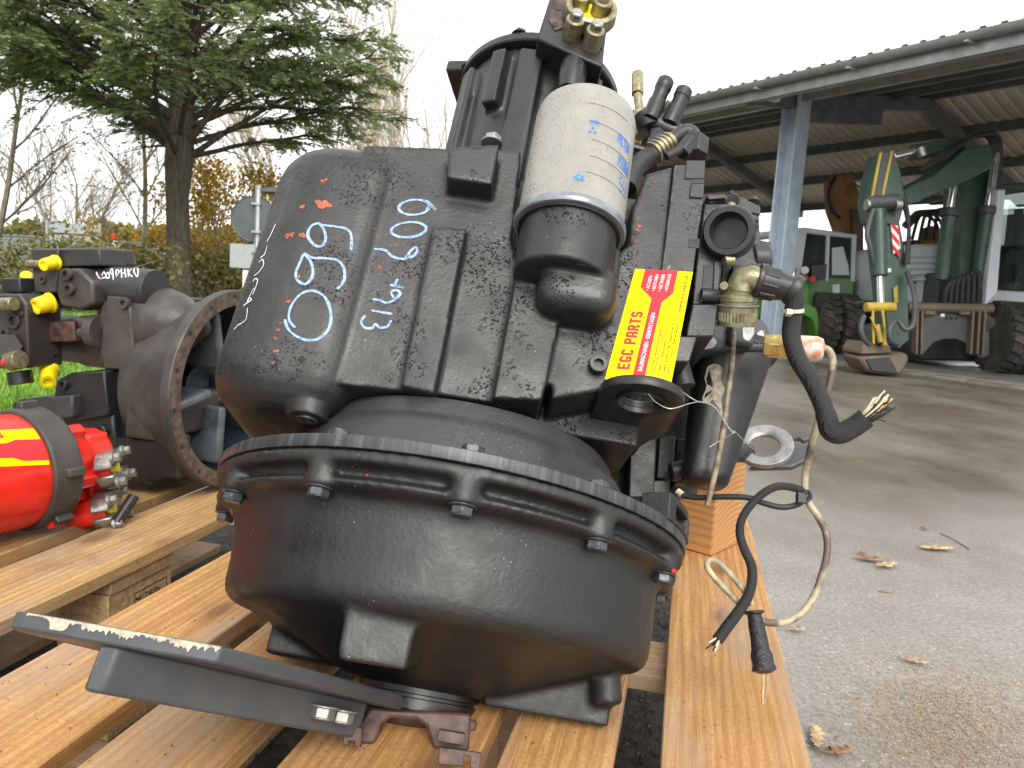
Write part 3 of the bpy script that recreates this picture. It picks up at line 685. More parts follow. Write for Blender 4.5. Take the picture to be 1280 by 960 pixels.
# --- oil filter
t = NT('filter_can_paint'); v = t.co()
cc = t.mix(t.ramp(t.noise(v, 30, 5, .6), [(.35, 0), (.7, .5)]), (.27, .26, .23), (.19, .18, .155))
cc = t.mix(t.math('MULTIPLY', t.ramp(t.voro(v, 150), [(0, 1), (.12, 1), (.17, 0)]), t.ramp(t.voro(v, 150, out=1), [(.72, 0), (.74, .9)])), cc, (.15, .13, .10))
drops = t.ramp(t.voro(v, 230), [(0, 1), (.3, .8), (.45, 0)]); dm = t.ramp(t.noise(v, 60, 3), [(.45, 0), (.55, 1)]); dr = t.math('MULTIPLY', drops, dm)
t.set(base=cc, rough=t.mix(dr, .45, .12), normal=t.bump(dr, .55, .0012)); M['filter'] = t.m
bm = bmesh.new()
lathe(bm, [(FR-.004, zb+.004), (FR+.0005, zb+.003), (FR+.0008, zb+.010), (FR-.0012, zb+.0125), (FR-.0012, ztop-.020), (FR-.004, ztop-.008), (FR-.011, ztop-.001), (.03, ztop+.002), (.005, ztop+.002)], (FC.x, -.188, 0), n=72)
fil = build('oil_filter', bm, M['filter'], TR, 40); fil['label'] = 'white spin-on oil filter can with blue print'
bm = bmesh.new(); ringshape(bm, [(FR-.007, zb-.001), (FR+.001, zb-.001), (FR+.0022, zb+.0015), (FR+.0022, zb+.006), (FR+.001, zb+.009), (FR-.007, zb+.006)], (FC.x, -.188, 0), n=72)
build('seam_rim', bm, m_plain('grey_seam', (.20, .22, .24), .25, .3, .2, 60), fil, 50)
bm = bmesh.new(); ringshape(bm, [(.0535, zb-.0035), (.057, zb-.004), (.057, zb+.001), (.0535, zb+.001)], (FC.x, -.188, 0), n=60); build('gasket', bm, M['rubber'], fil, 50)
def onfilter(p, off=.0005):
    """wrap: p = (angle, z)"""
    return Vector((FC.x+(FR-.0012+off)*math.sin(p.x), -.188-(FR-.0012+off)*math.cos(p.x), p.y))
def filt_px(px, py):
    d = (G.mi.to_3x3() @ ray(px, py)); o = G.mi @ CP; ox, oy = o.x-FC.x, o.y+.188
    a = d.x**2+d.y**2; b = ox*d.x+oy*d.y; c_ = ox*ox+oy*oy-(FR-.001)**2; k = (-b-math.sqrt(max(b*b-a*c_, 0)))/a
    q = o+d*k; return math.atan2(q.x-FC.x, -(q.y+.188)), q.z
for (a0, y0) in ((735, 128), (737, 151), (740, 174), (737, 194), (732, 214)):
    an, z = filt_px(a0, y0); bm = bmesh.new(); tube(bm, [onfilter(Vector((an+.9*i/10, z, 0)), .0001) for i in range(11)], .00028, 4, 1); build('crease_line', bm, M['stamp'], fil)
def fprint(s, px, py, wa, h, bold=0, up=1):
    an, z = filt_px(px, py); lettering('print', s, (an, z, 0), (wa, 0, 0), (0, h, 0), M['blueprint'], fil, bold, bend=lambda p: onfilter(p))
fprint('FILTER', 772, 178, .42, .014, .02); fprint('P558561', 772, 207, .42, .016, .02); fprint('24 x 1.5', 774, 222, .36, .006); fprint('MADE IN', 774, 231, .30, .006); fprint('- - - -', 774, 239, .26, .004)
fprint('111111', 737, 156, .17, .008); fprint('-----', 737, 152, .17, .003)
def farrow(pts, px, py, sc_):
    an, z = filt_px(px, py); bm = bmesh.new(); bm.faces.new([bm.verts.new(onfilter(Vector((an+x*sc_/FR, z+y*sc_, 0)))) for x, y in pts]); build('print', bm, M['blueprint'], fil)
farrow([(-1.4, 0), (0, 1), (0, .6), (1, .6), (1, -.6), (0, -.6), (0, -1)], 724, 222, .0052)
an, z = filt_px(724, 222); bm = bmesh.new(); bm.faces.new([bm.verts.new(onfilter(Vector((an+.0017*math.cos(i*.628)/FR, z+.0017*math.sin(i*.628), 0)), .0008)) for i in range(10)]); build('print', bm, M['filter'], fil)
for k in range(3):
    a_ = math.radians(90+120*k); farrow([(math.cos(a_)+.55*math.cos(b_), math.sin(a_)+.55*math.sin(b_)) for b_ in [i*1.047 for i in range(6)]], 741, 163, .0034)

btree = bvh(bell); bm = bmesh.new()
blobs(bm, btree, G, [(842, 715, 3.5, 4), (846, 757, 4, 4), (411, 832, 5, 4), (459, 594, 2, 2), (290, 640, 2, 5)]); o = build('paint_flakes', bm, M['red_cap'], bell); o['label'] = 'red paint marks beside the bolts'; o['kind'] = 'stuff'
# ------------------------------------------------------------------ transmission: the upper drum and the valve side
UC = L(676, 108, y=0.01); zc = UC.z-.030
bm = bmesh.new()
lathe(bm, [(.03, .36), (.098, .37), (.104, .45), (.108, zc-.03), (.109, zc-.006), (.03, zc)], (UC.x, .01, 0), n=64)
for a, r, wdt, z0, z1 in ((-62, .106, .030, .40, zc-.02), (-30, .110, .022, zc-.115, zc-.02), (-8, .106, .034, .40, zc-.02), (40, .106, .03, .40, zc-.02), (75, .106, .03, .40, zc-.02)):
    t_ = math.radians(a); d = Vector((math.sin(t_), -math.cos(t_), 0)); box(bm, Vector((UC.x, .01, (z0+z1)/2))+d*r, (wdt, .030, z1-z0), Matrix.Rotation(t_, 3, 'Z'))
drum = cast(build('pump_drive_drum', bm, M['black'], TR), .0030, 5); drum['label'] = 'black drum casting above the gear case'
bm = bmesh.new(); lathe(bm, [(.05, zc-.004), (.119, zc-.004), (.121, zc-.002), (.121, zc+.009), (.119, zc+.011), (.05, zc+.011)], (UC.x, .01, 0), n=72); build('drum_flange', bm, M['black'], TR, 30)
bm = bmesh.new(); box(bm, (UC.x-.028, .05, zc+.022), (.20, .17, .02), Matrix.Rotation(math.radians(-14), 3, 'Z')); build('mounting_plate', bm, M['black'], TR, bevel=.003)
for a in (-75, -20, 28): 
    t_ = math.radians(a); bm = bmesh.new(); hexhead(bm, (UC.x+.112*math.sin(t_), .01-.112*math.cos(t_), zc+.011), (0, 0, 1), .010, .008, .001); build('bolt', bm, M['black'], TR, bevel=.0006, seg=1)
# adapter block with split flange and yellow cap
YA = -.142
bm = bmesh.new(); prism(bm, outl([(688, -6), (762, 8), (753, 84), (671, 48)], YA), (0, .075, .004)); ab = build('adapter_block', bm, M['black'], TR, bevel=.003); ab['label'] = 'black port block with split flange on top'
bm = bmesh.new(); prism(bm, outl([(692, 1), (712, -6), (706, 34), (694, 38), (686, 24)], YA-.002), (0, .004, 0)); build('gasket_plate', bm, M['rust'], ab, bevel=.0006, seg=1)
pc = L(736, 22, y=YA-.004); ax = Vector((.06, -1, .12)).normalized()
bm = bmesh.new(); lathe(bm, [(.004, .004), (.024, .004), (.024, .0)], pc, ax, 32); build('yellow_cap', bm, M['ycap'], ab, 40)
bm = bmesh.new(); ringshape(bm, [(.0245, 0), (.034, 0), (.036, .004), (.035, .020), (.030, .022), (.0265, .020)], pc-ax*.002, ax, 40); build('split_flange', bm, M['yzinc'], ab, 40)
for (px, py) in ((719, 27), (744, 40), (727, -3), (753, 4)):
    p = L(px, py, y=YA-.022); bm = bmesh.new(); cyl(bm, p-ax*.024, p+ax*.004, .0125, n=24); cyl(bm, p+ax*.002, p+ax*.005, .0115, n=20); build('clamp_boss', bm, M['yzinc'], ab, 40, bevel=.001)
    bm = bmesh.new(); hexhead(bm, p+ax*.005, ax, .0088, .010, 0); build('bolt', bm, M['zinc'], ab, bevel=.0006, seg=1)
for (px, py) in ((697, 10), (694, 30), (750, 57)):
    p = L(px, py, y=YA-.0028); bm = bmesh.new(); cyl(bm, p, p+Vector((0, .002, 0)), .0042, n=14); build('bolt_hole', bm, M['rubber'], ab)
# gear neck between drum flange and adapter
bm = bmesh.new(); lathe(bm, [(.016, -.02), (.0185, .0), (.0185, .022), (.0165, .024), (.0165, .045)], L(716, 92, y=-.125)+Vector((0, 0, -.012)), (0, 0, 1), 28); build('drum_spigot', bm, M['black'], TR, 40)
bm = bmesh.new(); hexhead(bm, L(615, 181, y=-.10), (0, 0, 1), .012, .010, .003); build('bolt', bm, M['steel'], TR, bevel=.0006, seg=1)
bm = bmesh.new(); prism(bm, [L(628, 178, y=-.09), L(660, 196, y=-.09), L(658, 204, y=-.09), L(626, 186, y=-.09)], (0, .05, 0)); build('bracket', bm, M['rust'], TR, bevel=.001)

# --- valve side: plates stacked against the case
YV = -.166
def plate(name, pts, y, back, mat='valve', bev=.0016, parent=TR):
    bm = bmesh.new(); prism(bm, outl(pts, y), (0, back-y, 0)); return build(name, bm, M[mat], parent, bevel=bev)
vp = plate('valve_plate', [(843, 206), (866, 205), (866, 222), (881, 222), (880, 246), (867, 340), (840, 452), (803, 452), (827, 336)], YV, .06); vp['label'] = 'tall flat valve plate with pitted black paint'
plate('valve_plate_head', [(858, 200), (882, 200), (881, 223), (856, 223)], YV-.002, .05, parent=vp)
plate('valve_plate_head', [(864, 229), (880.5, 229), (879, 247), (862, 246)], YV-.003, .03, parent=vp)
plate('pocket', [(861, 298), (875, 298), (874, 310), (860, 309)], YV-.0006, YV+.004, 'rubber', .0003, vp)
plate('pocket', [(865, 222.5), (880.5, 222.5), (880, 229), (864, 229)], YV-.0006, YV+.004, 'rubber', .0003, vp)
v2 = plate('solenoid_block', [(881, 254), (907, 254), (905, 312), (897, 380), (866, 380), (874, 300)], YV+.014, .07)
plate('pocket', [(880, 331), (894, 331), (892, 361), (878, 361)], YV+.0128, YV+.02, 'rubber', .0003, v2)
plate('pocket_rib', [(893, 326), (901, 326), (899, 366), (891, 366)], YV+.010, YV+.03, parent=v2)
bm = bmesh.new(); cyl(bm, L(876, 369, y=YV+.008), L(903, 372, y=YV+.008), .0085, n=20); build('pipe_boss', bm, M['valve'], v2, 40)
plate('lower_block', [(866, 380), (898, 380), (893, 420), (858, 420)], YV+.004, .04)
plate('lower_block', [(842, 420), (872, 420), (862, 452), (836, 452)], YV+.0, .04, 'black')
# large port collar
PC = L(912, 290, y=YV-.006); axp = (CP-(G.m@PC)); axp = (G.mi.to_3x3()@axp).normalized(); axp = (axp+Vector((-.10, 0, .16))).normalized()
bm = bmesh.new(); ringshape(bm, [(.0215, .012), (.0275, .012), (.030, .009), (.031, .002), (.0275, -.03), (.0185, -.03), (.0185, -.012), (.0195, .006)], PC, axp, 48); cyl(bm, PC-axp*.024, PC-axp*.013, .019, n=32)
pco = build('port_collar', bm, M['black'], TR, 35); pco['label'] = 'round open port with wet rim'
# valve body behind the collar
YB = -.11
vb = plate('valve_body', [(906, 252), (948, 258), (951, 300), (964, 302), (963, 352), (900, 372), (904, 312)], YB, .03)
plate('body_step', [(908, 244), (932, 247), (950, 262), (949, 284), (908, 280)], YB-.006, .0, parent=vb)
plate('body_cap', [(886, 247), (909, 243), (910, 250), (886, 254)], YV+.012, -.05, parent=vb, bev=.002)
plate('body_cap', [(884, 243.5), (906, 243), (908, 247), (886, 248.5)], YV+.006, -.06, parent=vb, bev=.001)
bm = bmesh.new(); cyl(bm, L(916, 250, y=YB-.012), L(917, 250.5, y=YB+.03), .0085, n=24); cyl(bm, L(914, 244, y=YB), L(914.5, 240, y=YB), .004, n=12); build('pivot_boss', bm, M['valve'], vb, 40, bevel=.0008)
plate('cover_bar', [(921, 262), (950, 270), (949, 276), (920, 269)], YB-.014, -.07, parent=vb); plate('cover_bar', [(926, 256), (938, 251), (951, 258), (951, 268), (922, 262)], YB-.010, -.07, parent=vb)
bm = bmesh.new(); hexhead(bm, L(942, 253, y=YB-.0), (0, 0, 1), .0062, .006, .001); build('bolt', bm, M['bolt'], vb)
bm = bmesh.new(); a_, b_ = L(945, 312, y=YB-.006), L(966, 312, y=YB-.006); cyl(bm, a_+Vector((0, .02, -.002)), b_+Vector((0, .02, -.002)), .020, n=32); build('end_cap', bm, M['valve'], vb, 40, bevel=.002)
plate('body_foot', [(916, 330), (964, 334), (964, 350), (940, 356), (914, 350)], YB-.012, -.03, parent=vb)
bm = bmesh.new(); cyl(bm, L(905, 326, y=YV+.004), L(917, 325, y=YV+.004), .0065, n=18); build('plug', bm, M['yzinc'], vb, 40, bevel=.0008)
bm = bmesh.new(); p = L(912, 263, y=YB-.012); lathe(bm, [(.0045, 0), (.0045, .01), (.002, .012)], p, (0, -1, .3), 12); build('grease_nipple', bm, M['yzinc'], vb, 40)
bm = bmesh.new(); prism(bm, outl([(848, 372), (862, 372), (846, 440), (832, 440)], YV-.001), (0, .002, 0)); bm.free()
bm = bmesh.new(); cyl(bm, L(850, 336, y=YV-.0015), L(850, 337, y=YV+.002), .0045, n=14); build('screw_hole', bm, M['rust'], vp)

# --- lifting lug
bm = bmesh.new(); lc = Vector((.176, -.172, 0)); n_ = 40; zl = .1135
pts = []
for i in range(n_+1):
    a = math.radians(-105+210*i/n_); pts.append(Vector((lc.x+.0445*math.sin(a), lc.y-.0445*math.cos(a), zl)))
pts += [Vector((.222, -.10, zl)), Vector((.205, -.03, zl)), Vector((.15, -.03, zl)), Vector((.134, -.10, zl))]
prism(bm, pts, (0, 0, .011))
lug = build('lifting_lug', bm, M['black'], TR, bevel=.002, seg=2); lug['label'] = 'black lifting eye with round hole'
bm = bmesh.new(); cyl(bm, lc+Vector((0, 0, zl-.004)), lc+Vector((0, 0, zl+.02)), .0235, n=40); cut = build('cut', bm, None)
md = lug.modifiers.new('b', 'BOOLEAN'); md.operation = 'DIFFERENCE'; md.object = cut; cut.parent = TR; md.solver = 'EXACT'
lug.modifiers.move(1, 0); bake(lug); bpy.data.objects.remove(cut); shade(lug.data, 35)
bm = bmesh.new(); ringshape(bm, [(.0235, zl-.003), (.026, zl-.003), (.026, zl+.010), (.0235, zl+.010)], lc, (0, 0, 1), 40); build('lug_bush', bm, M['black'], lug, 40)
bm = bmesh.new(); hexhead(bm, (.172, -.075, zl), (0, 0, -1), .0125, .010, .001); build('bolt', bm, M['bolt'], TR, bevel=.0006, seg=1)
bm = bmesh.new(); box6(bm, .14, .21, -.07, .02, .119, .20); build('lug_base', bm, M['black'], TR, bevel=.003)
bm = bmesh.new(); cyl(bm, L(848, 455, y=-.12), L(856, 484, y=-.12), .012, n=20); build('hose_stub', bm, M['rubber'], TR, 40)
# twisted binding wire
pts = [(811, 493, .70), (820, 503, .69), (838, 511, .685), (860, 505, .69), (872, 502, .695)]
bm = bmesh.new()
def P(x, y, d): return G.depth(x, y, d)
tube(bm, [P(*q) for q in pts], .0005, 6); tube(bm, [P(855, 491, .70), P(863, 497, .695), P(872, 502, .695)], .0005, 6)
tw = [(872, 502), (885, 504), (896, 511), (905, 525), (914, 538), (919, 540)]
tw = smoothline([Vector((a, b, 0)) for a, b in tw], 8)
for ph in (0, math.pi):
    q = []
    for i, p_ in enumerate(tw): q.append(P(p_.x, p_.y, .695)+Vector((math.cos(i*1.1+ph), 0, math.sin(i*1.1+ph)))*.0006)
    tube(bm, q, .0005, 5, 1)
tube(bm, [P(919, 540, .695), P(903, 549, .69), P(887, 559, .685)], .0005, 6); tube(bm, [P(917, 538, .695), P(930, 551, .70), P(942, 562, .705)], .0005, 6)
wr = build('binding_wire', bm, M['zinc'], TR, 60); wr['label'] = 'thin twisted silver binding wire'

# --- coupling plates between lug and ring
for pts, y, bk, mt in (([(788, 548), (821, 548), (818, 622), (786, 622)], .045, .075, 'bell'), ([(824, 545), (845, 545), (841, 598), (821, 598)], .06, .09, 'bell'), ([(846, 548), (859, 548), (856, 606), (843, 606)], .065, .09, 'bell'), ([(815, 600), (838, 600), (838, 640), (812, 640)], .05, .09, 'black')):
    plate('coupling_plate', pts, y, bk, mt, .002)
plate('rear_wall', [(735, 470), (880, 470), (872, 618), (735, 640)], .092, .11, 'bell', .002)
bm = bmesh.new(); cyl(bm, L(838, 590, y=.03), L(856, 588, y=.03), .012, .014, n=24); cyl(bm, L(853, 566, y=.04), L(853, 606, y=.04), .010, n=20); build('coupling', bm, M['valve'], TR, 40, bevel=.001)
t = NT('stained_tube'); v = t.co(); t.set(base=t.ramp(t.noise(v, 60, 4, .6), [(.40, (.27, .22, .14)), (.60, (.09, .06, .04))]), rough=.5); M['dip'] = t.m
# --- oil bowl at the right
def squircle(c, ax_x, ax_y, rx, ry, p=3.2, n=28):
    out = []
    for i in range(n):
        a = 2*math.pi*i/n; cx, sy = math.cos(a), math.sin(a)
        out.append(c+ax_x*rx*math.copysign(abs(cx)**(2/p), cx)+ax_y*ry*math.copysign(abs(sy)**(2/p), sy))
    return out
YP = -.03
tl, tr_ = L(872, 442, y=YP), L(962, 436, y=YP); bl, br = L(853, 604, y=YP+.02), L(907, 610, y=YP+.02)
tc, bc_ = (tl+tr_)/2, (bl+br)/2; rt, rb = (tr_-tl).length/2, (br-bl).length/2; ex_ = Vector((1, 0, 0)); ey_ = Vector((0, 1, 0))
bm = bmesh.new(); rings = []
for t_, k in ((0, 1), (.35, .93), (.7, .82), (.92, .70), (.985, .66), (1, .60)):
    c_ = tc.lerp(bc_, t_); rr = rt*k if t_ < .9 else rb*(1.02 if t_ < .95 else (1 if t_ < .99 else .85))
    rr = rt+(rb-rt)*t_ if t_ < .95 else rb*(1 if t_ < .99 else .86)
    rings.append(squircle(c_, ex_, ey_, rr, rr*.85))
loft(bm, rings); bowl = build('oil_bowl', bm, M['black'], TR, 50); bowl['label'] = 'black tapering oil bowl with flaked paint'
bm = bmesh.new(); loft(bm, [squircle(tc+Vector((0, 0, h)), ex_, ey_, rt*k, rt*k*.87) for h, k in ((-.010, 1.05), (-.007, 1.12), (.003, 1.12), (.007, 1.05))]); build('bowl_rim', bm, M['black'], bowl, 40)
bm = bmesh.new(); prism(bm, outl([(866, 398), (880, 392), (955, 398), (964, 418), (960, 436), (868, 438)], YP-.045), (0, .09, 0)); box(bm, L(925, 418, y=YP-.052), (.03, .02, .035)); build('bowl_lid', bm, M['worn'], bowl, bevel=.004)
bt = bvh(bowl); bm = bmesh.new()
patch(bm, bt, G, [(881, 472), (885, 459), (893, 455), (902, 460), (901, 476), (906, 488), (901, 500), (903, 520), (898, 510), (891, 500), (885, 505), (878, 499), (883, 486)])
o = build('bare_patch', bm, M['palechip'], bowl); o['label'] = 'pale patch where the paint has flaked off'
bm = bmesh.new(); tube(bm, [L(918, 402, y=YP-.056), L(917, 425, y=YP-.060), L(913, 470, y=YP-.062), L(905, 530, y=YP-.052), L(894, 590, y=YP-.03), L(884, 632, y=YP-.02)], .0034, 10)
o = build('dipstick_tube', bm, M['dip'], bowl, 60); o['label'] = 'stained beige tube in front of the bowl'
bm = bmesh.new(); tube(bm, [L(872, 398, y=YP-.05), L(880, 396, y=YP-.055), L(905, 397, y=YP-.055), L(915, 392, y=YP-.05)], .0022, 8); build('wire_clip', bm, M['rubber'], bowl, 60)

lt = bvh([c for c in bowl.children if c.name.startswith('bowl_lid')][0]); bm = bmesh.new(); bm.free()
for q_ in ([(873, 428), (884, 419), (896, 427), (890, 435), (877, 436)], [(928, 404), (938, 402), (943, 414), (936, 426), (929, 422)], [(946, 416), (953, 413), (955, 424), (949, 430)]):
    bm = bmesh.new(); patch(bm, lt, G, q_); build('bare_patch', bm, M['steel'], bowl)
# --- round plug connector with elbow, boot and sleeved harness
D0 = .86
ca = P(921, 403, D0+.01); cb = P(925, 338, D0-.0); up = (cb-ca).normalized()
kk = (cb-ca).length/65      # metres per photo pixel along the connector
bm = bmesh.new(); lathe(bm, [(.019, -4*kk), (.0215, -4*kk), (.0215, 2*kk), (.018, 3*kk)], ca, up, 36); con = build('plug_connector', bm, M['olive'], TR, 40); con['label'] = 'olive metal round plug connector'
bm = bmesh.new(); a, b, _ = basis(up)
n_ = 72; rings = []
for h in (2*kk, 13*kk): rings.append([ca+up*h+(.0208 if i % 2 else .0222)*(math.cos(2*math.pi*i/n_)*a+math.sin(2*math.pi*i/n_)*b) for i in range(n_)])
loft(bm, rings); build('knurled_ring', bm, M['olive'], con)
bm = bmesh.new(); lathe(bm, [(.0212, 13*kk), (.0212, 19*kk), (.0195, 20*kk), (.0195, 26*kk), (.0205, 27*kk), (.0205, 32*kk), (.0165, 36*kk), (.0165, 46*kk), (.010, 50*kk)], ca, up, 36); build('connector_body', bm, M['olive'], con, 40)
bm = bmesh.new(); ringshape(bm, [(.0212, 20.5*kk), (.0228, 21*kk), (.0228, 22.5*kk), (.0212, 23*kk)], ca, up, 40); build('snap_ring', bm, M['steel'], con, 40)
bm = bmesh.new(); tube(bm, [P(925, 366, D0), P(927, 354, D0), P(934, 348, D0-.002), P(944, 350, D0-.004), P(951, 352, D0-.004)], .0145, 18); build('elbow', bm, M['olive'], con, 60)
for (px, py) in ((905, 357), (940, 346)):
    bm = bmesh.new(); cyl(bm, P(px, py, D0-.016), P(px, py, D0), .0045, n=12); build('screw', bm, M['olive'], con, 40)
b0, b1_ = P(945, 350, D0-.005), P(991, 362, D0-.01); ad = (b1_-b0).normalized(); bl_ = (b1_-b0).length
bm = bmesh.new(); lathe(bm, [(.014, 0), (.0195, .001), (.0195, .005), (.0175, .006), (.0165, bl_*.6), (.0145, bl_*.8), (.0145, bl_)], b0, ad, 28); a, b, _ = basis(ad)
for i in range(9):
    d = math.cos(.7*i)*a+math.sin(.7*i)*b; box(bm, b0+ad*bl_*.34+d*.0168, (.003, .003, .003)); cyl(bm, b0+ad*bl_*.15+d*.0165, b0+ad*bl_*.55+d*.0160, .0022, n=8)
build('boot', bm, M['plastic'], con, 40)
bm = bmesh.new(); ringshape(bm, [(.012, -.004), (.0165, -.004), (.018, 0), (.0165, .006), (.012, .006)], b1_, (ad+Vector((.2, 0, -.4))).normalized(), 28); build('boot_collar', bm, M['plastic'], con, 50)
# braided sleeve material
t = NT('braided_sleeve'); uvv = t.co((1, 1, 1))
w1 = t.n('ShaderNodeTexWave'); w1.inputs['Scale'].default_value = 420; w1.wave_type = 'BANDS'; w1.bands_direction = 'DIAGONAL'; t.l(uvv, w1.inputs['Vector'])
w2 = t.n('ShaderNodeTexWave'); w2.inputs['Scale'].default_value = 460; w2.bands_direction = 'Z'; t.l(t.co((1, 1, -1)), w2.inputs['Vector'])
bb = t.math('MULTIPLY', w1.outputs['Fac'], w2.outputs['Fac'])
t.set(base=t.ramp(bb, [(.1, (.010, .010, .011)), (.8, (.055, .055, .058))]), rough=.5, normal=t.bump(bb, .7, .0012)); M['braid'] = t.m
hp = [(990, 360, .845), (994, 372, .845), (991, 395, .85), (989, 420, .85), (997, 448, .845), (1012, 472, .84), (1026, 500, .835), (1034, 524, .83), (1038, 538, .83), (1050, 542, .825), (1068, 533, .82), (1083, 522, .815)]
bm = bmesh.new(); tube(bm, [P(*q) for q in hp], lambda t: .0098 if t < .6 else (.0112-(.002*abs(t-.8))), 14, 6); hs_ = build('harness_sleeve', bm, M['braid'], TR, 60); hs_['label'] = 'black braided harness sleeve cut off with frayed end'
bm = bmesh.new(); e = P(1081, 523, .815); dr = (P(1098, 510, .81)-P(1068, 533, .82)).normalized()
for i in range(40):
    o_ = Vector((random.uniform(-1, 1), random.uniform(-1, 1), random.uniform(-1, 1)))*.007; ln = random.uniform(.012, .03)
    tube(bm, [e+o_*.7-dr*.006, e+o_+dr*ln*.5, e+o_*1.3+dr*ln+Vector((0, 0, random.uniform(-.006, .006)))], .0006, 5, 3)
build('frayed_braid', bm, M['rubber'], hs_)
for i in range(18):
    bm = bmesh.new(); o_ = Vector((random.uniform(-1, 1), random.uniform(-1, 1), random.uniform(-.4, 1)))*.0065; ln = random.uniform(.014, .032)
    tube(bm, [e+o_*.6-dr*.004, e+o_+dr*ln*.5, e+o_*1.15+dr*ln+Vector((0, 0, .004))], .0011, 6, 3); build('cut_wire', bm, M['strand' if i % 3 else 'copper'], hs_)
bm = bmesh.new(); a_ = P(986, 390, .845); b_ = P(997, 385, .84); ringshape(bm, [(.0104, -.002), (.0118, -.002), (.0118, .002), (.0104, .002)], P(991, 388, .848), (P(991, 400, .85)-P(992, 378, .846)).normalized(), 24); box(bm, P(986, 391, .836), (.006, .006, .006)); build('cable_tie', bm, M['strand'], hs_, 40)
# --- pressure sensor and beige cable
bm = bmesh.new(); c0, c1 = P(955, 432, .90), P(1000, 435, .885); ad = (c1-c0).normalized(); q = (c1-c0).length
cyl(bm, c0, c0+ad*q*.75, .0145, n=6, rot=.3); cyl(bm, c0+ad*q*.75, c1, .012, n=20); sen = build('pressure_sensor', bm, M['brass'], TR, bevel=.001); sen['label'] = 'brass pressure sensor with pale cap'
t = NT('pale_sensor_cap'); t.set(base=t.ramp(t.noise(t.co(), 60, 2), [(.42, (.62, .54, .48)), (.6, (.62, .22, .10))]), rough=.35); M['scap'] = t.m
bm = bmesh.new(); s1 = P(1031, 436, .875); lathe(bm, [(.0145, 0), (.0145, .018), (.012, .024), (.006, .026)], c1, ad, 24); build('sensor_cap', bm, M['scap'], sen, 40)
cabs = [(1024, 433, .876), (1036, 438, .872), (1041, 452, .87), (1038, 475, .87), (1028, 510, .87), (1016, 550, .875), (1008, 585, .88), (1006, 610, .88), (1010, 627, .88), (1022, 645, .875), (1032, 665, .87), (1034, 690, .865), (1027, 720, .86), (1016, 748, .855), (1000, 768, .85), (980, 778, .845), (960, 778, .84), (944, 774, .838)]
t = NT('stained_beige_cable'); v = t.co(); t.set(base=t.ramp(t.noise(v, 22, 4), [(.46, (.36, .31, .20)), (.56, (.10, .075, .06))]), rough=.5, normal=t.bump(t.noise(v, 200), .2, .0008)); M['cab'] = t.m
bm = bmesh.new(); tube(bm, [P(*q) for q in cabs], .0040, 10); o = build('sensor_cable', bm, M['cab'], sen, 60); o['label'] = 'stained beige sensor cable'
lo = [(944, 772, .838), (928, 758, .84), (910, 740, .845), (893, 722, .85), (884, 708, .853), (888, 700, .855), (900, 704, .855), (915, 720, .85), (930, 738, .845), (940, 756, .842)]
bm = bmesh.new(); tube(bm, [P(*q) for q in lo], .0034, 10); o = build('cable_loop', bm, M['beige'], sen, 60)
bm = bmesh.new(); tube(bm, [P(848, 616, .93), P(856, 620, .925), P(875, 622, .915), (P(905, 621, .90)), P(935, 622, .89), P(955, 629, .885), P(978, 634, .88), P(998, 630, .88), P(1006, 622, .88)], .0034, 10)
o = build('black_lead', bm, M['rubber'], sen, 60)
bm = bmesh.new(); cyl(bm, P(847, 614, .932), P(853, 619, .927), .0042, n=12); build('lead_end', bm, M['strand'], sen, 40)
bm = bmesh.new(); box(bm, P(1001, 623, .872), (.009, .008, .011)); tube(bm, [P(1001, 618, .872), P(1010, 614, .872), P(1013, 622, .872), P(1006, 628, .872)], .0022, 8); build('cable_tie', bm, M['plastic'], sen, bevel=.001)
sl_ = [(1003, 614, .878), (990, 609, .876), (972, 608, .872), (955, 616, .868), (938, 632, .865), (927, 650, .86), (925, 668, .855), (931, 688, .85), (939, 706, .845), (940, 725, .84), (935, 745, .832), (922, 766, .825), (907, 786, .82), (897, 800, .815)]
bm = bmesh.new(); tube(bm, [P(*q) for q in sl_], lambda t: .0045+.0028*max(0, t-.35), 12, 6); o = build('lead_sleeve', bm, M['braid'], sen, 60); o['label'] = 'black braided lead with cut end'
e = P(898, 799, .815); dr = (P(884, 813, .81)-P(907, 786, .82)).normalized()
for i in range(10):
    bm = bmesh.new(); o_ = Vector((random.uniform(-1, 1), random.uniform(-1, 1), random.uniform(-1, 1)))*.0045; ln = random.uniform(.008, .018)
    tube(bm, [e+o_*.5-dr*.004, e+o_+dr*ln*.6, e+o_*1.6+dr*ln], .0009, 6, 3); build('cut_wire', bm, M['strand' if i % 2 else 'rubber'], sen)
# taped splice boot with two bare leads
s0, s1 = P(942, 763, .838), P(956, 842, .815); ad = (s1-s0).normalized(); q = (s1-s0).length; bm = bmesh.new(); n_ = 20; a, b, _ = basis(ad); rings = []
for h, r_ in ((0, .006), (.01, .0105), (.05, .0105), (.07, .0075), (.25, .0085), (.45, .0088), (.62, .0098), (.72, .0118), (.86, .0112), (.90, .0125), (.95, .0125), (1, .006)):
    rings.append([s0+ad*q*h+r_*(1+.12*noise.noise(Vector((math.cos(i*.31)*2, math.sin(i*.31)*2, h*14))))*(math.cos(2*math.pi*i/n_)*a+math.sin(2*math.pi*i/n_)*b) for i in range(n_)])
loft(bm, rings); t = NT('wrapped_tape'); t.set(base=(.018, .018, .02), rough=.3, normal=t.bump(t.noise(t.co((1, 1, 2)), 130, 4, .6), .9, .004)); M['tape'] = t.m
bt_ = build('splice_boot', bm, M['tape'], sen, 50); bt_['label'] = 'black taped splice with two bare leads'
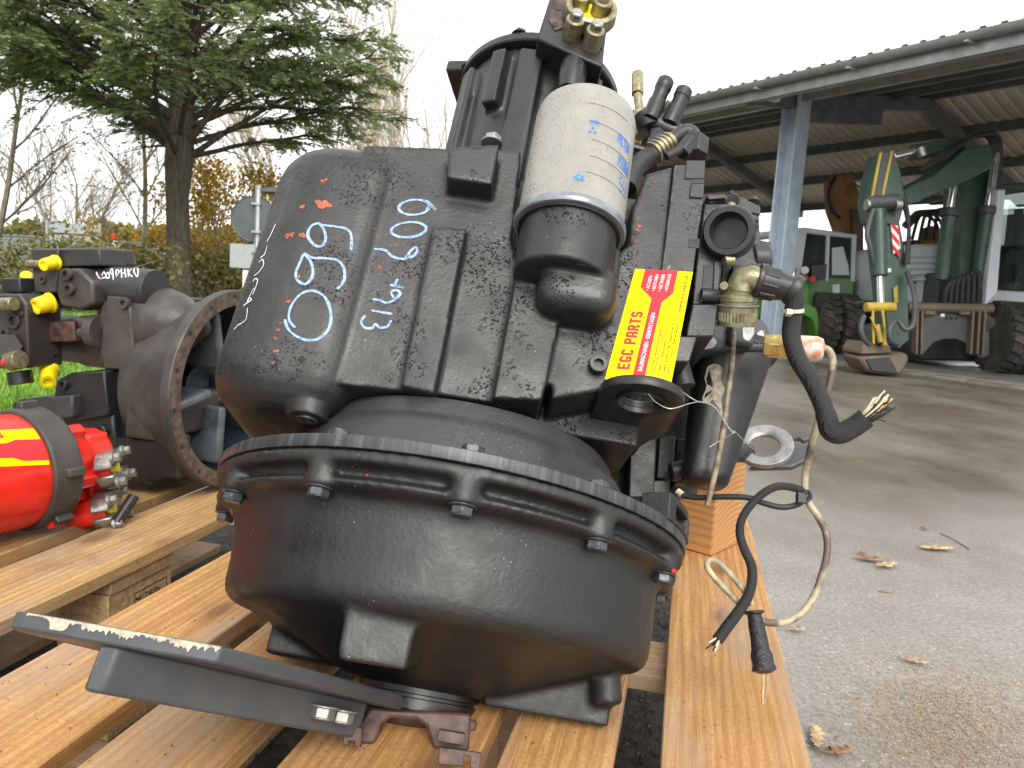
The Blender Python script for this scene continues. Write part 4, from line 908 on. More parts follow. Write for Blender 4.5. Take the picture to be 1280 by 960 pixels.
for dx, mt in ((-2, 'copper'), (3, 'beige')):
    bm = bmesh.new(); tube(bm, [P(956+dx, 838, .815), P(956+dx, 858, .81), P(954+dx*.3, 880, .805)], .0013, 8, 4); build('bare_lead', bm, M[mt], bt_)

# --- hydraulic fittings behind the filter
YH = .02
def fit(name, p0, p1, r, mat, n=20, y=YH, bev=.001, parent=TR):
    bm = bmesh.new(); cyl(bm, L(*p0, y=y), L(*p1, y=y), r, n=n); return build(name, bm, M[mat], parent, 40 if n > 8 else None, bevel=bev)
tf = fit('tee_fitting', (808, 150), (848, 168), .0155, 'black'); tf['label'] = 'black tee fitting with two capped stubs'
for a, b in (((812, 150), (833, 100)), ((836, 156), (856, 112))):
    bm = bmesh.new(); p0, p1 = L(*a, y=YH-.01), L(*b, y=YH-.02); d = (p1-p0); ln = d.length; lathe(bm, [(.0135, 0), (.0135, ln*.45), (.0115, ln*.47), (.0115, ln*.75), (.0128, ln*.77), (.0128, ln*.97), (.011, ln)], p0, d, 24); build('capped_stub', bm, M['black'], tf, 40)
fit('tee_collar', (804, 145), (812, 162), .0175, 'black', parent=tf)
fit('pipe', (797, 118), (801, 152), .007, 'yzinc', 14, YH+.03, parent=tf); fit('hex_nut', (797, 118), (797, 92), .0105, 'yzinc', 6, YH+.03, parent=tf); fit('hex_nut', (817, 188), (822, 166), .0135, 'bolt', 6, parent=tf); fit('hex_nut', (797, 172), (800, 150), .0105, 'yzinc', 6, YH+.02, parent=tf)
fit('pipe', (795, 182), (797, 140), .008, 'yzinc', 14, YH+.03, parent=tf); fit('pipe', (790, 184), (818, 192), .006, 'black', 14, YH-.01, parent=tf); fit('pipe', (818, 192), (815, 210), .010, 'black', 14, YH-.01, parent=tf)
bm = bmesh.new(); tube(bm, [L(783, 235, y=-.06), L(793, 212, y=-.055), (L(806, 200, y=-.05)), L(822, 190, y=-.05)], .014, 16); hz_ = build('hydraulic_hose', bm, M['rubber'], TR, 60); hz_['label'] = 'black hydraulic hose with crimped elbow'
bm = bmesh.new(); p0, p1 = L(815, 193, y=-.05), L(840, 176, y=-.05); d = p1-p0; ln = d.length; pf = [(.013, 0)]
for i in range(5): pf += [(.0165, ln*(.05+.18*i)), (.0165, ln*(.13+.18*i)), (.0145, ln*(.14+.18*i)), (.0145, ln*(.22+.18*i))]
lathe(bm, pf, p0, d, 28); build('crimp_ferrule', bm, M['yzinc'], hz_, 40)
bm = bmesh.new(); tube(bm, [L(838, 177, y=-.05), L(848, 169, y=-.05), L(858, 164, y=-.05), L(866, 168, y=-.05), L(870, 180, y=-.055)], .0105, 16); build('elbow', bm, M['valve'], hz_, 60)
fit('hex_nut', (868, 196), (870, 175), .0185, 'valve', 6, -.06, parent=hz_); fit('hex_nut', (852, 192), (864, 176), .012, 'valve', 6, -.07, parent=hz_)
fit('pipe', (832, 196), (852, 186), .006, 'rubber', 12, -.075, parent=hz_)
# --- forged yoke plate sticking out behind the bowl
n0 = (CP-at(956, 560, 1.28)).normalized(); YN = (n0*.62+Vector((0, 0, 1))*.78-CR*.12).normalized(); c_ = at(956, 560, 1.28)
e1 = (CR-YN*CR.dot(YN)).normalized(); e2 = YN.cross(e1); bm = bmesh.new()
m4 = G.mi
def W(u, v, h=0): return m4 @ (c_+e1*u+e2*v+YN*h)
R0, R1 = .046, .0245; nseg = 48
op = [[W(r*math.cos(2*math.pi*i/nseg), r*math.sin(2*math.pi*i/nseg), h) for i in range(nseg)] for r, h in ((R0, 0), (R0, .009), (R1+.006, .009), (R1, .005), (R1, 0))]
loft(bm, op+[op[0]], False)
yp = build('yoke_plate', bm, M['steel'], TR, 40, bevel=.001); yp['label'] = 'grey steel ring plate with two ears'
bm = bmesh.new()
for sg, pts in ((1, [(.02, .040), (.052, .024), (.070, .018), (.074, .006), (.062, .004), (.058, .012), (.044, .012)]), (-1, [(-.035, -.035), (.03, -.048), (.062, -.036), (.070, -.020), (.064, -.008), (.05, -.012), (.044, -.012)])):
    prism(bm, [W(u, v, -.001) for u, v in pts], (m4.to_3x3()@YN)*-.010)
build('yoke_ear', bm, M['worn'], yp, bevel=.002)

bm = bmesh.new(); cyl(bm, W(-.03, .0, -.004), Vector((.24, .13, .16)), .016, n=20); build('yoke_shaft', bm, M['bell'], TR, 40)

# --- company sticker
SQ = [L(794, 336, y=YV-.0012), L(866, 340, y=YV-.0012), L(839, 479, y=YV-.0012), L(756, 474, y=YV-.0012)]
def sq(u, v, h=0):      # u across 0..1, v up 0..1
    p = (SQ[3]*(1-u)+SQ[2]*u)*(1-v)+(SQ[0]*(1-u)+SQ[1]*u)*v; return p+Vector((0, -h, 0))
bm = bmesh.new(); prism(bm, [sq(0, 0), sq(1, 0), sq(1, 1), sq(0, 1)], (0, .0008, 0)); stk = build('sticker', bm, M['yellowprint'], TR); stk['label'] = 'yellow and red company sticker reading EGC PARTS'
bm = bmesh.new(); bm.faces.new([bm.verts.new(sq(u, v, .0002)) for u, v in ((.40, 0), (.585, 0), (.585, .70), (.74, .79), (.74, 1), (.17, 1), (.17, .83), (.40, .73))]); build('red_band', bm, M['redprint'], stk)
def slet(s, u0, u1, v0, v1, mat, bold=0.0, space=1.0):
    """text running up the sticker, letter tops to the left"""
    lettering('print', s, (u1, v0, 0), (0, v1-v0, 0), (u0-u1, 0, 0), M[mat], stk, bold, space, bend=lambda p: sq(p.x, p.y, .0004))
blockletters('print', 'EGC PARTS', lambda a, b: sq(.325-b*.19, .095+a*.505, .0004), M['redprint'], stk)
slet('BAUMASCHINEN · DEMONTAGEN', .455, .525, .085, .60, 'whiteprint', .008)
for i, s in enumerate(('• ACHSEN', '• MOTOREN', '• GETRIEBE', '• HYDRAULIK')): slet(s, .265+.105*i, .325+.105*i, .80, .80+(.14, .155, .16, .17)[i], 'whiteprint', .008)
slet('WWW.EGCPARTS.DE', .885, .94, .62, .965, 'greyprint', .02)
slet('EGC PARTS Baumaschinenhandel', .65, .685, .08, .46, 'redprint', .015); slet('Baumaschinen Demontagen', .70, .735, .08, .42, 'redprint', .015)
slet('Telefon 1: 06426 6095', .765, .80, .08, .36, 'greyprint', .02); slet('Telefon: 02304 911 40 · Telefax 02304 95118', .835, .87, .08, .56, 'greyprint', .02); slet('Mobil: 0171-3220374 E-Mail: info@egcparts.de', .905, .94, .08, .58, 'greyprint', .02)
# ------------------------------------------------------------------ brown gear drive on the neighbouring pallet
M['brown'] = m_paint('brown_grey_casting', base=(.034, .029, .026), dirt=(.085, .078, .07), rough=.48, grain=170, bump=.25, dusty=.8)
M['pgrey'] = m_paint('grey_black_paint', base=(.022, .023, .026), dirt=(.06, .06, .06), rough=.38, grain=150, bump=.15, dusty=.8)
M['pdark'] = m_paint('dark_pump_paint', base=(.012, .012, .013), dirt=(.03, .027, .024), rough=.36, grain=150, bump=.15, dusty=.6)
M['blueblack'] = m_plain('blue_black_inside', (.012, .024, .036), .4, 0, .3, 12, .1)
dx = Vector((.960, -.28, 0)).normalized()
c0 = at(298, 491, 1.60); DR = .203; c0.z = ZT+DR+.001
GD = Frame(c0, dx, Vector((0, 0, 1)).cross(dx), (0, 0, 1)); K = GD.at
DV = empty('gear_drive', GD.m, 'brown-grey hydraulic gear drive with open round flange and yellow caps', 'gear drive')
XA = (1, 0, 0)
bm = bmesh.new(); ringshape(bm, [(.172, 0), (.172, -.02), (DR, -.02), (DR, -.003), (DR-.002, 0)], (0, 0, 0), XA, 96); fl = build('flange_ring', bm, M['brown'], DV, 30); fl['label'] = 'round drilled flange ring with bare face'
bm = bmesh.new(); ringshape(bm, [(.1725, .0004), (.179, .0010), (DR-.004, .0010), (DR-.004, -.004), (.1725, -.004)], (0, 0, 0), XA, 96); build('flange_face', bm, m_plain('bare_rusty_face', (.125, .09, .07), .5, .2, .4, 70, .2), fl, 30)
for k in range(16):
    a = 2*math.pi*k/16+.1; bm = bmesh.new(); p = Vector((.0012, .191*math.cos(a), .191*math.sin(a))); cyl(bm, p, p+Vector((.0004, 0, 0)), .0048, n=14); build('bolt_hole', bm, M['rubber'], fl)
bm = bmesh.new(); ax_, b_, _ = basis(XA)
lathe(bm, [(.172, -.002), (.168, -.05), (.150, -.12), (.10, -.17), (.04, -.172), (.036, -.10), (.001, -.10)], (0, 0, 0), XA, 64, cap=False); build('bell_inside', bm, M['blueblack'], DV, 40)
bm = bmesh.new()
for a in (20, 100, 190, 265, 320): 
    t_ = math.radians(a); d = Vector((0, math.cos(t_), math.sin(t_))); box(bm, Vector((-.085, 0, 0))+d*.10, (.11, .02, .12), Matrix.Rotation(t_-math.pi/2, 3, 'X'))
build('inner_rib', bm, m_plain('grey_blue_rib', (.10, .115, .13), .4, .1, .3, 30), DV, bevel=.008, seg=3)
bm = bmesh.new()
lathe(bm, [(.188, -.012), (.184, -.05), (.168, -.11), (.155, -.16), (.11, -.19), (.05, -.195)], (0, 0, 0), XA, 64, cap=False); build('bell_shell', bm, M['brown'], DV, 40)
bm = bmesh.new()
def kbox(x0, y0, x1, y1, yf, yb):
    a, b = K(x0, y0, y=yf), K(x1, y1, y=yf); box6(bm, a.x, b.x, yf, yb, min(a.z, b.z), max(a.z, b.z))
YD = -.13
kbox(155, 495, 192, 552, YD-.03, .05)
a, b = K(175, 405, y=YD+.03), K(244, 405, y=YD+.03)
q = K(200, 404, y=YD+.06); rz = (K(200, 362, y=YD+.06)-K(200, 452, y=YD+.06)).length/2
lathe(bm, [(rz, a.x-.06), (rz*1.0, a.x+.035), (rz*.86, a.x+.07), (rz*.42, b.x-.02), (rz*.2, b.x+.005), (.005, b.x+.010)], (0, q.y, q.z), XA, 40)
kbox(120, 368, 172, 462, YD+.01, .08)
bh = cast(build('drive_housing', bm, M['brown'], DV), .0045, 5); bh['label'] = 'brown-grey cast housing tapering to the flange'
def kplate(name, pts, y, back, mat, bev=.003, parent=DV):
    bm = bmesh.new(); prism(bm, [K(px, py, y=y) for px, py in pts], (0, back-y, 0)); return build(name, bm, M[mat], parent, bevel=bev)
kplate('end_plate', [(133, 369), (158, 372), (163, 384), (168, 455), (160, 463), (130, 462), (124, 440)], YD-.012, YD+.05, 'brown', .004)
def kcap(px, py, y, r=.012, mat='brown', h=.010):
    bm = bmesh.new(); caphead(bm, K(px, py, y=y)+Vector((0, h, 0)), (0, -1, 0), r, h); build('cap_screw', bm, M[mat], DV, 40)
kcap(153, 379, YD-.020, .011)
# round gear motor on top with white writing
m0, m1 = K(110, 362, y=YD), K(181, 357, y=YD); mr = (K(150, 331, y=YD)-K(150, 383, y=YD)).length/2
bm = bmesh.new(); lathe(bm, [(mr*.9, m0.x-.06), (mr, m0.x-.05), (mr, m1.x-.004), (mr*.96, m1.x), (.01, m1.x)], (0, YD+.03, (m0.z+m1.z)/2), XA, 48); mo = build('gear_motor', bm, M['pgrey'], DV, 40); mo['label'] = 'grey-black motor cylinder with white scrawl'
mt = bvh(mo)
def g5(l): return [(40+x/4, 200+y/4) for x, y in l]
strk = [g5(q) for q in ([(322, 560), (333, 585), (345, 595)], [(350, 590), (372, 585), (360, 560), (350, 580)], [(372, 590), (388, 588), (382, 562), (372, 575)], [(408, 600), (402, 545), (392, 560), (404, 575)], [(420, 585), (436, 560), (424, 548), (420, 575)], [(446, 545), (450, 590)], [(446, 568), (466, 566)], [(464, 545), (470, 588)], [(480, 545), (484, 585)], [(498, 545), (484, 566), (504, 585)], [(510, 560), (528, 585), (530, 545), (512, 540), (510, 565)])]
bm = bmesh.new(); ribbon(bm, mt, GD, strk, .0026); o = build('marker_scrawl', bm, M['chalkwhite'], mo); o['label'] = 'white handwriting'
kplate('motor_cover', [(72, 336), (98, 335), (116, 352), (117, 380), (100, 388), (76, 384), (70, 366)], YD-.03, YD+.06, 'brown', .006)
for (px, py) in ((81, 343), (84, 361)): kcap(px, py, YD-.040, .012)
kplate('control_block', [(38, 311), (124, 309), (126, 330), (62, 335), (66, 366), (43, 366)], YD+.0, YD+.09, 'pgrey', .003)
kplate('control_block', [(38, 311), (73, 311), (70, 366), (43, 366)], YD-.012, YD+.06, 'brown', .003); kcap(52, 349, YD-.018, .008)
kplate('control_block', [(74, 311), (124, 310), (126, 332), (74, 334)], YD-.006, YD+.06, 'pgrey', .003)
def kcyl(name, p0, p1, r, mat, y, y1=None, n=20, parent=DV):
    bm = bmesh.new(); cyl(bm, K(*p0, y=y), K(*p1, y=y if y1 is None else y1), r, n=n); return build(name, bm, M[mat], parent, 40, bevel=.0012)
def ycap(px0, py0, px1, py1, r, y):
    p0, p1 = K(px0, py0, y=y), K(px1, py1, y=y-.03); d = p1-p0; ln = d.length
    bm = bmesh.new(); lathe(bm, [(r*1.12, 0), (r*1.12, ln*.12), (r, ln*.16), (r*.86, ln), (r*.5, ln), (r*.45, ln*.9)], p0, d, 28); o = build('yellow_cap', bm, M['ycap'], DV, 40); o['label'] = 'yellow plastic port cap'
ycap(70, 328, 54, 331, .0135, YD-.01); ycap(64, 378, 44, 383, .018, YD-.02); ycap(33, 345, 34, 362, .011, YD+.04); ycap(62, 462, 60, 478, .017, YD)
kcyl('fitting', (35, 330), (50, 330), .008, 'olive', YD-.02); kplate('bracket', [(0, 348), (24, 347), (26, 366), (2, 366)], YD-.02, YD+.05, 'pgrey')
# manifold at the far left
kplate('manifold', [(-40, 368), (24, 367), (33, 380), (36, 460), (-40, 462)], YD-.06, YD+.02, 'brown', .004)
for (px, py, r) in ((15, 401, .016), (4, 417, .012), (24, 393, .005)): kcap(px, py, YD-.066, r)
kcyl('hex_plug', (8, 433), (9, 433), .026, 'brown', YD-.05, YD-.09, 6); kcyl('fitting', (0, 381), (18, 380), .013, 'olive', YD-.08); kcyl('fitting', (12, 452), (26, 449), .018, 'olive', YD-.09)
kcyl('red_plug', (6, 452), (10, 454), .010, 'red_cap', YD-.10); kcyl('fitting', (24, 464), (27, 480), .022, 'pdark', YD-.06)
kplate('top_link', [(0, 366), (64, 364), (66, 384), (36, 388), (28, 378)], YD+.0, YD+.08, 'pdark')
# pump body between manifold and housing
bm = bmesh.new(); a, b = K(34, 418, y=YD+.05), K(130, 418, y=YD+.05); rr = (K(80, 392, y=YD+.05)-K(80, 452, y=YD+.05)).length/2
lathe(bm, [(rr*.8, a.x), (rr, a.x+.02), (rr, b.x-.08), (rr*1.1, b.x-.07), (rr*1.1, b.x+.03)], (0, YD+.09, a.z-.005), XA, 36); build('pump_barrel', bm, M['brown'], DV, 40)
kplate('side_boss', [(57, 402), (92, 402), (94, 427), (58, 428)], YD-.01, YD+.05, 'rust', .003)
kcyl('stud', (34, 418), (50, 416), .018, 'pgrey', YD-.02); kcyl('stud', (104, 403), (118, 404), .014, 'brown', YD-.01); kcyl('stud', (100, 416), (112, 416), .010, 'brown', YD-.02); kcyl('stud', (108, 424), (118, 425), .009, 'brown', YD-.01); kcyl('flange_disc', (118, 415), (128, 415), .034, 'brown', YD-.005)
bm = bmesh.new(); tube(bm, [K(40, 449, y=YD), K(56, 446, y=YD), K(68, 450, y=YD)], .012, 12); build('hose', bm, M['rubber'], DV, 60)
kplate('dark_flange', [(128, 462), (172, 462), (178, 600), (140, 602), (132, 520)], YD+.0, .06, 'pdark', .006)
# lower pump blocks
lw = kplate('lower_pump', [(70, 475), (88, 466), (130, 463), (136, 520), (90, 528), (66, 500)], YD-.03, YD+.08, 'pdark', .004); kcap(77, 481, YD-.038, .011, 'pdark')
kplate('lower_pump', [(14, 505), (24, 499), (90, 494), (92, 522), (34, 530), (16, 520)], YD-.05, YD+.05, 'pgrey', .004)
kplate('lower_pump', [(60, 520), (140, 512), (150, 600), (118, 600), (84, 560)], YD-.02, YD+.08, 'pdark', .006); kcap(124, 540, YD-.03, .014, 'pdark')
kplate('foot', [(140, 548), (222, 545), (224, 600), (150, 606)], YD-.02, YD+.02, 'pdark', .008); kcap(186, 596, YD-.02, .016, 'pdark')
bm = bmesh.new(); ft = bvh(DV.children[-2]); ribbon(bm, ft, GD, [[(203, 580), (216, 578)], [(206, 570), (204, 574), (212, 576), (206, 572)], [(204, 586), (215, 584), (205, 586), (213, 580)]], .0034)
build('marker_scrawl', bm, M['chalkwhite'], DV)
# ------------------------------------------------------------------ red pump
rx = Vector((.40, .917, 0)).normalized(); RR = .098
cc = at(24, 592, 1.26); cc.z = ZT+RR+.006
GR = Frame(cc, rx, Vector((0, 0, 1)).cross(rx), (0, 0, 1)); RP = empty('hydraulic_pump', GR.m, 'bright red hydraulic pump with brown ring and bolted hose flanges', 'pump')
J = GR.at
bm = bmesh.new(); lathe(bm, [(.02, -.42), (.07, -.42), (.085, -.36), (.092, -.30), (.0935, -.02), (.092, .0)], (0, 0, 0), XA, 56); body = build('pump_body', bm, M['redp'], RP, 40)
bm = bmesh.new(); lathe(bm, [(.08, -.01), (.098, -.008), (.100, -.004), (.100, .038), (.097, .042), (.06, .044)], (0, 0, 0), XA, 56)
for a in (75, 165, 215, 330):
    t_ = math.radians(a+10); box(bm, Vector((.022, .096*math.cos(t_), .096*math.sin(t_))), (.03, .03, .014), Matrix.Rotation(t_, 3, 'X'))
build('clamp_ring', bm, M['brown'], RP, bevel=.003)
bm = bmesh.new(); lathe(bm, [(.07, .04), (.072, .05), (.062, .07), (.052, .10), (.050, .14), (.02, .142)], (0, 0, 0), XA, 40)
for a in (60, 120, 200, 240, 300, 340):
    t_ = math.radians(a); box(bm, Vector((.065, .062*math.cos(t_), .062*math.sin(t_))), (.045, .026, .022), Matrix.Rotation(t_, 3, 'X'))
hb = J(112, 600, y=-.02); box6(bm, .10, .135, -.038, .045, -.072, .048)
rb = cast(build('pump_head', bm, M['redp'], RP), .0032, 3); rb['label'] = 'red cast pump head'
bm = bmesh.new(); p = J(80, 605, y=-.062); caphead(bm, p, (0, -1, .1), .0125, .012); build('plug', bm, M['zinc'], RP, 40)
bm = bmesh.new(); p0, p1 = J(62, 654, y=-.06), J(84, 650, y=-.06); lathe(bm, [(.0085, 0), (.0085, .02), (.006, .024)], p0, p1-p0, 18); build('bleed_nipple', bm, M['redp'], RP, 40)
fx = Vector((.55, -.80, .22)).normalized()
for ci, (cx, cy) in enumerate(((150, 583), (146, 634))):
    hx = J(cx-6, cy, x=.222); 
    P0 = GR.depth(cx, cy, 1.35); a, b, _ = basis(fx); up = (Vector((0, 0, 1))-fx*fx.z).normalized(); sd = fx.cross(up)
    fe = bmesh.new(); 
    for sg in (-1, 1):
        pts = []
        for i in range(17):
            t_ = math.pi*i/16; pts.append(P0+up*sg*(.006+.027*math.sin(t_))+sd*.040*math.cos(t_))
        pts += [P0+up*sg*.004-sd*.013, P0+up*sg*.012, P0+up*sg*.004+sd*.013]
        prism(fe, pts, -fx*.030)
    fo = build('split_flange', fe, M['zinc'], RP, bevel=.0025); fo['label'] = 'silver split flange'
    bm = bmesh.new(); cyl(bm, P0-fx*.075, P0-fx*.012, .026, n=28); build('port_neck', bm, M['redp'], RP, 40)
    bm = bmesh.new(); cyl(bm, P0-fx*.012, P0-fx*.004, .014, n=24); build('port_cap', bm, M['ycap'], fo, 40)
    for su in (-1, 1):
        for sv in (-1, 1):
            q = P0+up*su*.021+sd*sv*.028; bm = bmesh.new(); cyl(bm, q-fx*.002, q+fx*.004, .0105, n=18); hexhead(bm, q+fx*.004, fx, .0085, .010); build('bolt', bm, M['steel'], fo, bevel=.0006, seg=1)
    if ci == 1:
        bm = bmesh.new(); cyl(bm, P0-up*.02+sd*.03+fx*.004, P0+up*.012-sd*.004+fx*.03, .0095, n=18); build('screw_stub', bm, M['pdark'], fo, 40)
bm = bmesh.new(); prism(bm, [GR.depth(118, 652, 1.37), GR.depth(128, 640, 1.36), GR.depth(156, 648, 1.36), GR.depth(158, 656, 1.37)], (0, .02, 0)); build('cardboard_tab', bm, M['chipwood'], RP)
# sticker wrapped on the red body
def wrap(u, v, h=.0006):   # u: metres along the axis, v: angle
    v = v+.12-(u+.012)*1.6; r = .0936+h; return Vector((u, -r*math.cos(v), r*math.sin(v)))
bm = bmesh.new(); n_ = 10
ring = [[bm.verts.new(wrap(u, .15+.70*i/n_)) for i in range(n_+1)] for u in (-.15, -.012)]
for i in range(n_): bm.faces.new((ring[0][i], ring[0][i+1], ring[1][i+1], ring[1][i]))
s_ = build('sticker', bm, M['yellowprint'], RP, 60); s_['label'] = 'yellow sticker ending in a red field'
bm = bmesh.new(); n_ = 8
ring = [[bm.verts.new(wrap(u, .15+(.38 if u > -.06 else .26)*i/n_+(.08 if u > -.06 else .14), .001)) for i in range(n_+1)] for u in (-.15, -.065, -.05, -.012)]
for k in range(3):
    for i in range(n_): bm.faces.new((ring[k][i], ring[k][i+1], ring[k+1][i+1], ring[k+1][i]))
build('red_band', bm, M['redprint'], s_, 60)
blockletters('print', 'EGC PARTS', lambda a, b: wrap(-.148+a*.085, .66+b*.14, .0012), M['redprint'], s_)
# ------------------------------------------------------------------ trees and far left
def m_leaf(name, cols, rough=.55):
    t = NT(name); g = t.n('ShaderNodeNewGeometry'); r = t.ramp(g.outputs['Random Per Island'], [(i/(len(cols)-1), c) for i, c in enumerate(cols)])
    n = t.noise(t.co(), .9, 3); c = t.mix(t.ramp(n, [(.35, 0), (.65, .35)]), r, [q*.55 for q in cols[0]])
    tr = t.n('ShaderNodeBsdfTranslucent'); t.l(c, tr.inputs[0]); mx_ = t.n('ShaderNodeMixShader'); mx_.inputs[0].default_value = .3
    t.set(base=c, rough=rough, spec=.25); t.l(t.b.outputs[0], mx_.inputs[1]); t.l(tr.outputs[0], mx_.inputs[2]); t.l(mx_.outputs[0], t.out.inputs[0]); return t.m
M['needle'] = m_leaf('grey_green_foliage', [(.20, .265, .11), (.29, .37, .175), (.42, .50, .29), (.38, .38, .15)])
M['autumn'] = m_leaf('yellow_autumn_leaves', [(.55, .33, .03), (.62, .42, .05), (.48, .22, .02), (.28, .26, .05)])
M['olivef'] = m_leaf('olive_shrub_leaves', [(.16, .15, .05), (.22, .19, .06), (.11, .12, .04)])
t = NT('fissured_bark'); v = t.co((1, 1, .18)); n = t.noise(v, 34, 5, .65)
t.set(base=t.ramp(n, [(.35, (.035, .03, .022)), (.6, (.10, .085, .06)), (.75, (.14, .125, .085))]), rough=.85, normal=t.bump(n, 1, .03)); M['bark'] = t.m
M['twig'] = m_plain('bare_twig_bark', (.26, .225, .165), .8, 0, .3, 6, .1)
M['twigpale'] = m_plain('pale_twig_bark', (.36, .32, .24), .8, 0, .3, 6, .1)
class Soup:
    def __init__(s): s.v = []; s.f = []
    def tube(s, pts, r0, r1, n=5):
        base = len(s.v); N = len(pts); up = None
        for i, p in enumerate(pts):
            t = (pts[min(i+1, N-1)]-pts[max(i-1, 0)]).normalized()
            if up is None: up = basis(t)[0]
            up = (up-t*up.dot(t)); up = up.normalized() if up.length > 1e-6 else basis(t)[0]; w_ = t.cross(up); r = r0+(r1-r0)*i/max(N-1, 1)
            for j in range(n): a = 2*math.pi*j/n; s.v.append(p+r*(math.cos(a)*up+math.sin(a)*w_))
        for i in range(N-1):
            for j in range(n): s.f.append((base+i*n+j, base+i*n+(j+1) % n, base+(i+1)*n+(j+1) % n, base+(i+1)*n+j))
    def leaf(s, p, d, side, ln, wd):
        k = len(s.v); s.v += [p, p+d*ln*.5+side*wd*.5, p+d*ln, p+d*ln*.5-side*wd*.5]; s.f.append((k, k+1, k+2, k+3))
    def obj(s, name, mat, parent=None, smooth=None):
        me = bpy.data.meshes.new(name); me.from_pydata([tuple(q) for q in s.v], [], s.f); return link(name, me, mat, parent, smooth)
def rv(r): 
    while True:
        q = Vector((r.uniform(-1, 1), r.uniform(-1, 1), r.uniform(-1, 1)))
        if .05 < q.length < 1: return q.normalized()
def bend(p, d, ln, n, r, wob=.25, grav=0.0):
    pts = [p.copy()]; d = d.normalized()
    for i in range(n):
        d = (d+rv(r)*wob/n*2+Vector((0, 0, grav/n))).normalized(); p = p+d*ln/n; pts.append(p.copy())
    return pts
def main_tree():
    r = random.Random(11); base = onz(222, 386); tr = empty('conifer_tree', base, 'large grey-green conifer with fissured trunk and spreading layered limbs', 'tree')
    s = Soup(); H = 2.35; o = Vector((0, 0, 0))
    k = base.length/13.4
    s.tube([Vector((.10*k, 0, -.1)), Vector((.05*k, 0, .3)), Vector((0, 0, 1.2)), Vector((-.02, 0, 1.9)), Vector((.0, 0, 2.45)), Vector((.03, 0, 3.2)), Vector((.08, 0, 4.2)), Vector((.1, 0, 5.5)), Vector((.1, 0, 7.2))], .205, .15, 14)
    for i in range(14*3): pass
    s.v = [Vector((q.x*(1.3 if 2.2 < q.z < 3.3 else 1)*max(.25, (1-max(0, q.z-3.2)*.18)), q.y*(1.3 if 2.2 < q.z < 3.3 else 1)*max(.25, (1-max(0, q.z-3.2)*.18)), q.z)) for q in s.v]
    s.obj('trunk', M['bark'], tr, 60)
    s = Soup(); lf = Soup()
    def spray(p, d, ln):
        """flat fern-like spray"""
        d = d.normalized(); side = d.cross(Vector((0, 0, 1)))
        side = side.normalized() if side.length > .05 else Vector((1, 0, 0)); n = max(5, int(ln/.030)); q = p.copy()
        side = (side+rv(r)*.25).normalized()
        for i in range(n):
            dd = (d+Vector((0, 0, -.45*i/n))).normalized(); q = q+dd*ln/n; w_ = ln*.34*(1-.75*i/n)
            for sg in (-1, 1):
                a = (dd*.55+side*sg+rv(r)*.28).normalized(); lf.leaf(q, a, (a.cross(Vector((0, 0, 1)))+rv(r)*.6).normalized(), w_*r.uniform(.6, 1.15), .040+.028*r.random())
    limbs = []
    for i in range(60):
        z = 2.45+4.0*(i/60)**1.35; az = i*2.39996+r.uniform(-.3, .3); el = math.radians(r.uniform(16, 42)) if z < 4 else math.radians(r.uniform(5, 45))
        ln = r.uniform(2.5, 3.55)*(1 if z < 4.2 else max(.35, 1-(z-4.2)*.28)); d = Vector((math.cos(az)*math.cos(el), math.sin(az)*math.cos(el), math.sin(el)))
        pts = bend(Vector((0, 0, z))+d*.12, d, ln, 9, r, .35, -.20); s.tube(pts, .055*(1-.3*(z-2)/5), .014, 6); limbs.append((pts, ln))
    for pts, ln in limbs:
        for j in range(2, 10):
            p = pts[j]; ax = (pts[j]-pts[j-1]).normalized(); t_ = j/9
            for b in range(2 if t_ < .35 else 3):
                side = ax.cross(Vector((0, 0, 1))).normalized()*r.choice((-1, 1)); d = (ax*.7+side*r.uniform(.4, 1)+Vector((0, 0, r.uniform(-.25, .35)))).normalized()
                l2 = r.uniform(.45, 1.15)*(1.15-.4*t_); p2 = bend(p, d, l2, 5, r, .4, -.25); s.tube(p2, .018, .004, 4)
                if t_ < .34 or r.random() < .15: continue
                for kx in range(1, 6):
                    for m_ in range(2):
                        dd = ((p2[kx]-p2[kx-1]).normalized()+rv(r)*.75); dd.z *= .6; spray(p2[kx], dd, r.uniform(.18, .46))
    s.obj('limbs', M['bark'], tr, 60); lf.obj('crown', M['needle'], tr)
    return len(lf.f)
nl = main_tree(); print('needles', nl)
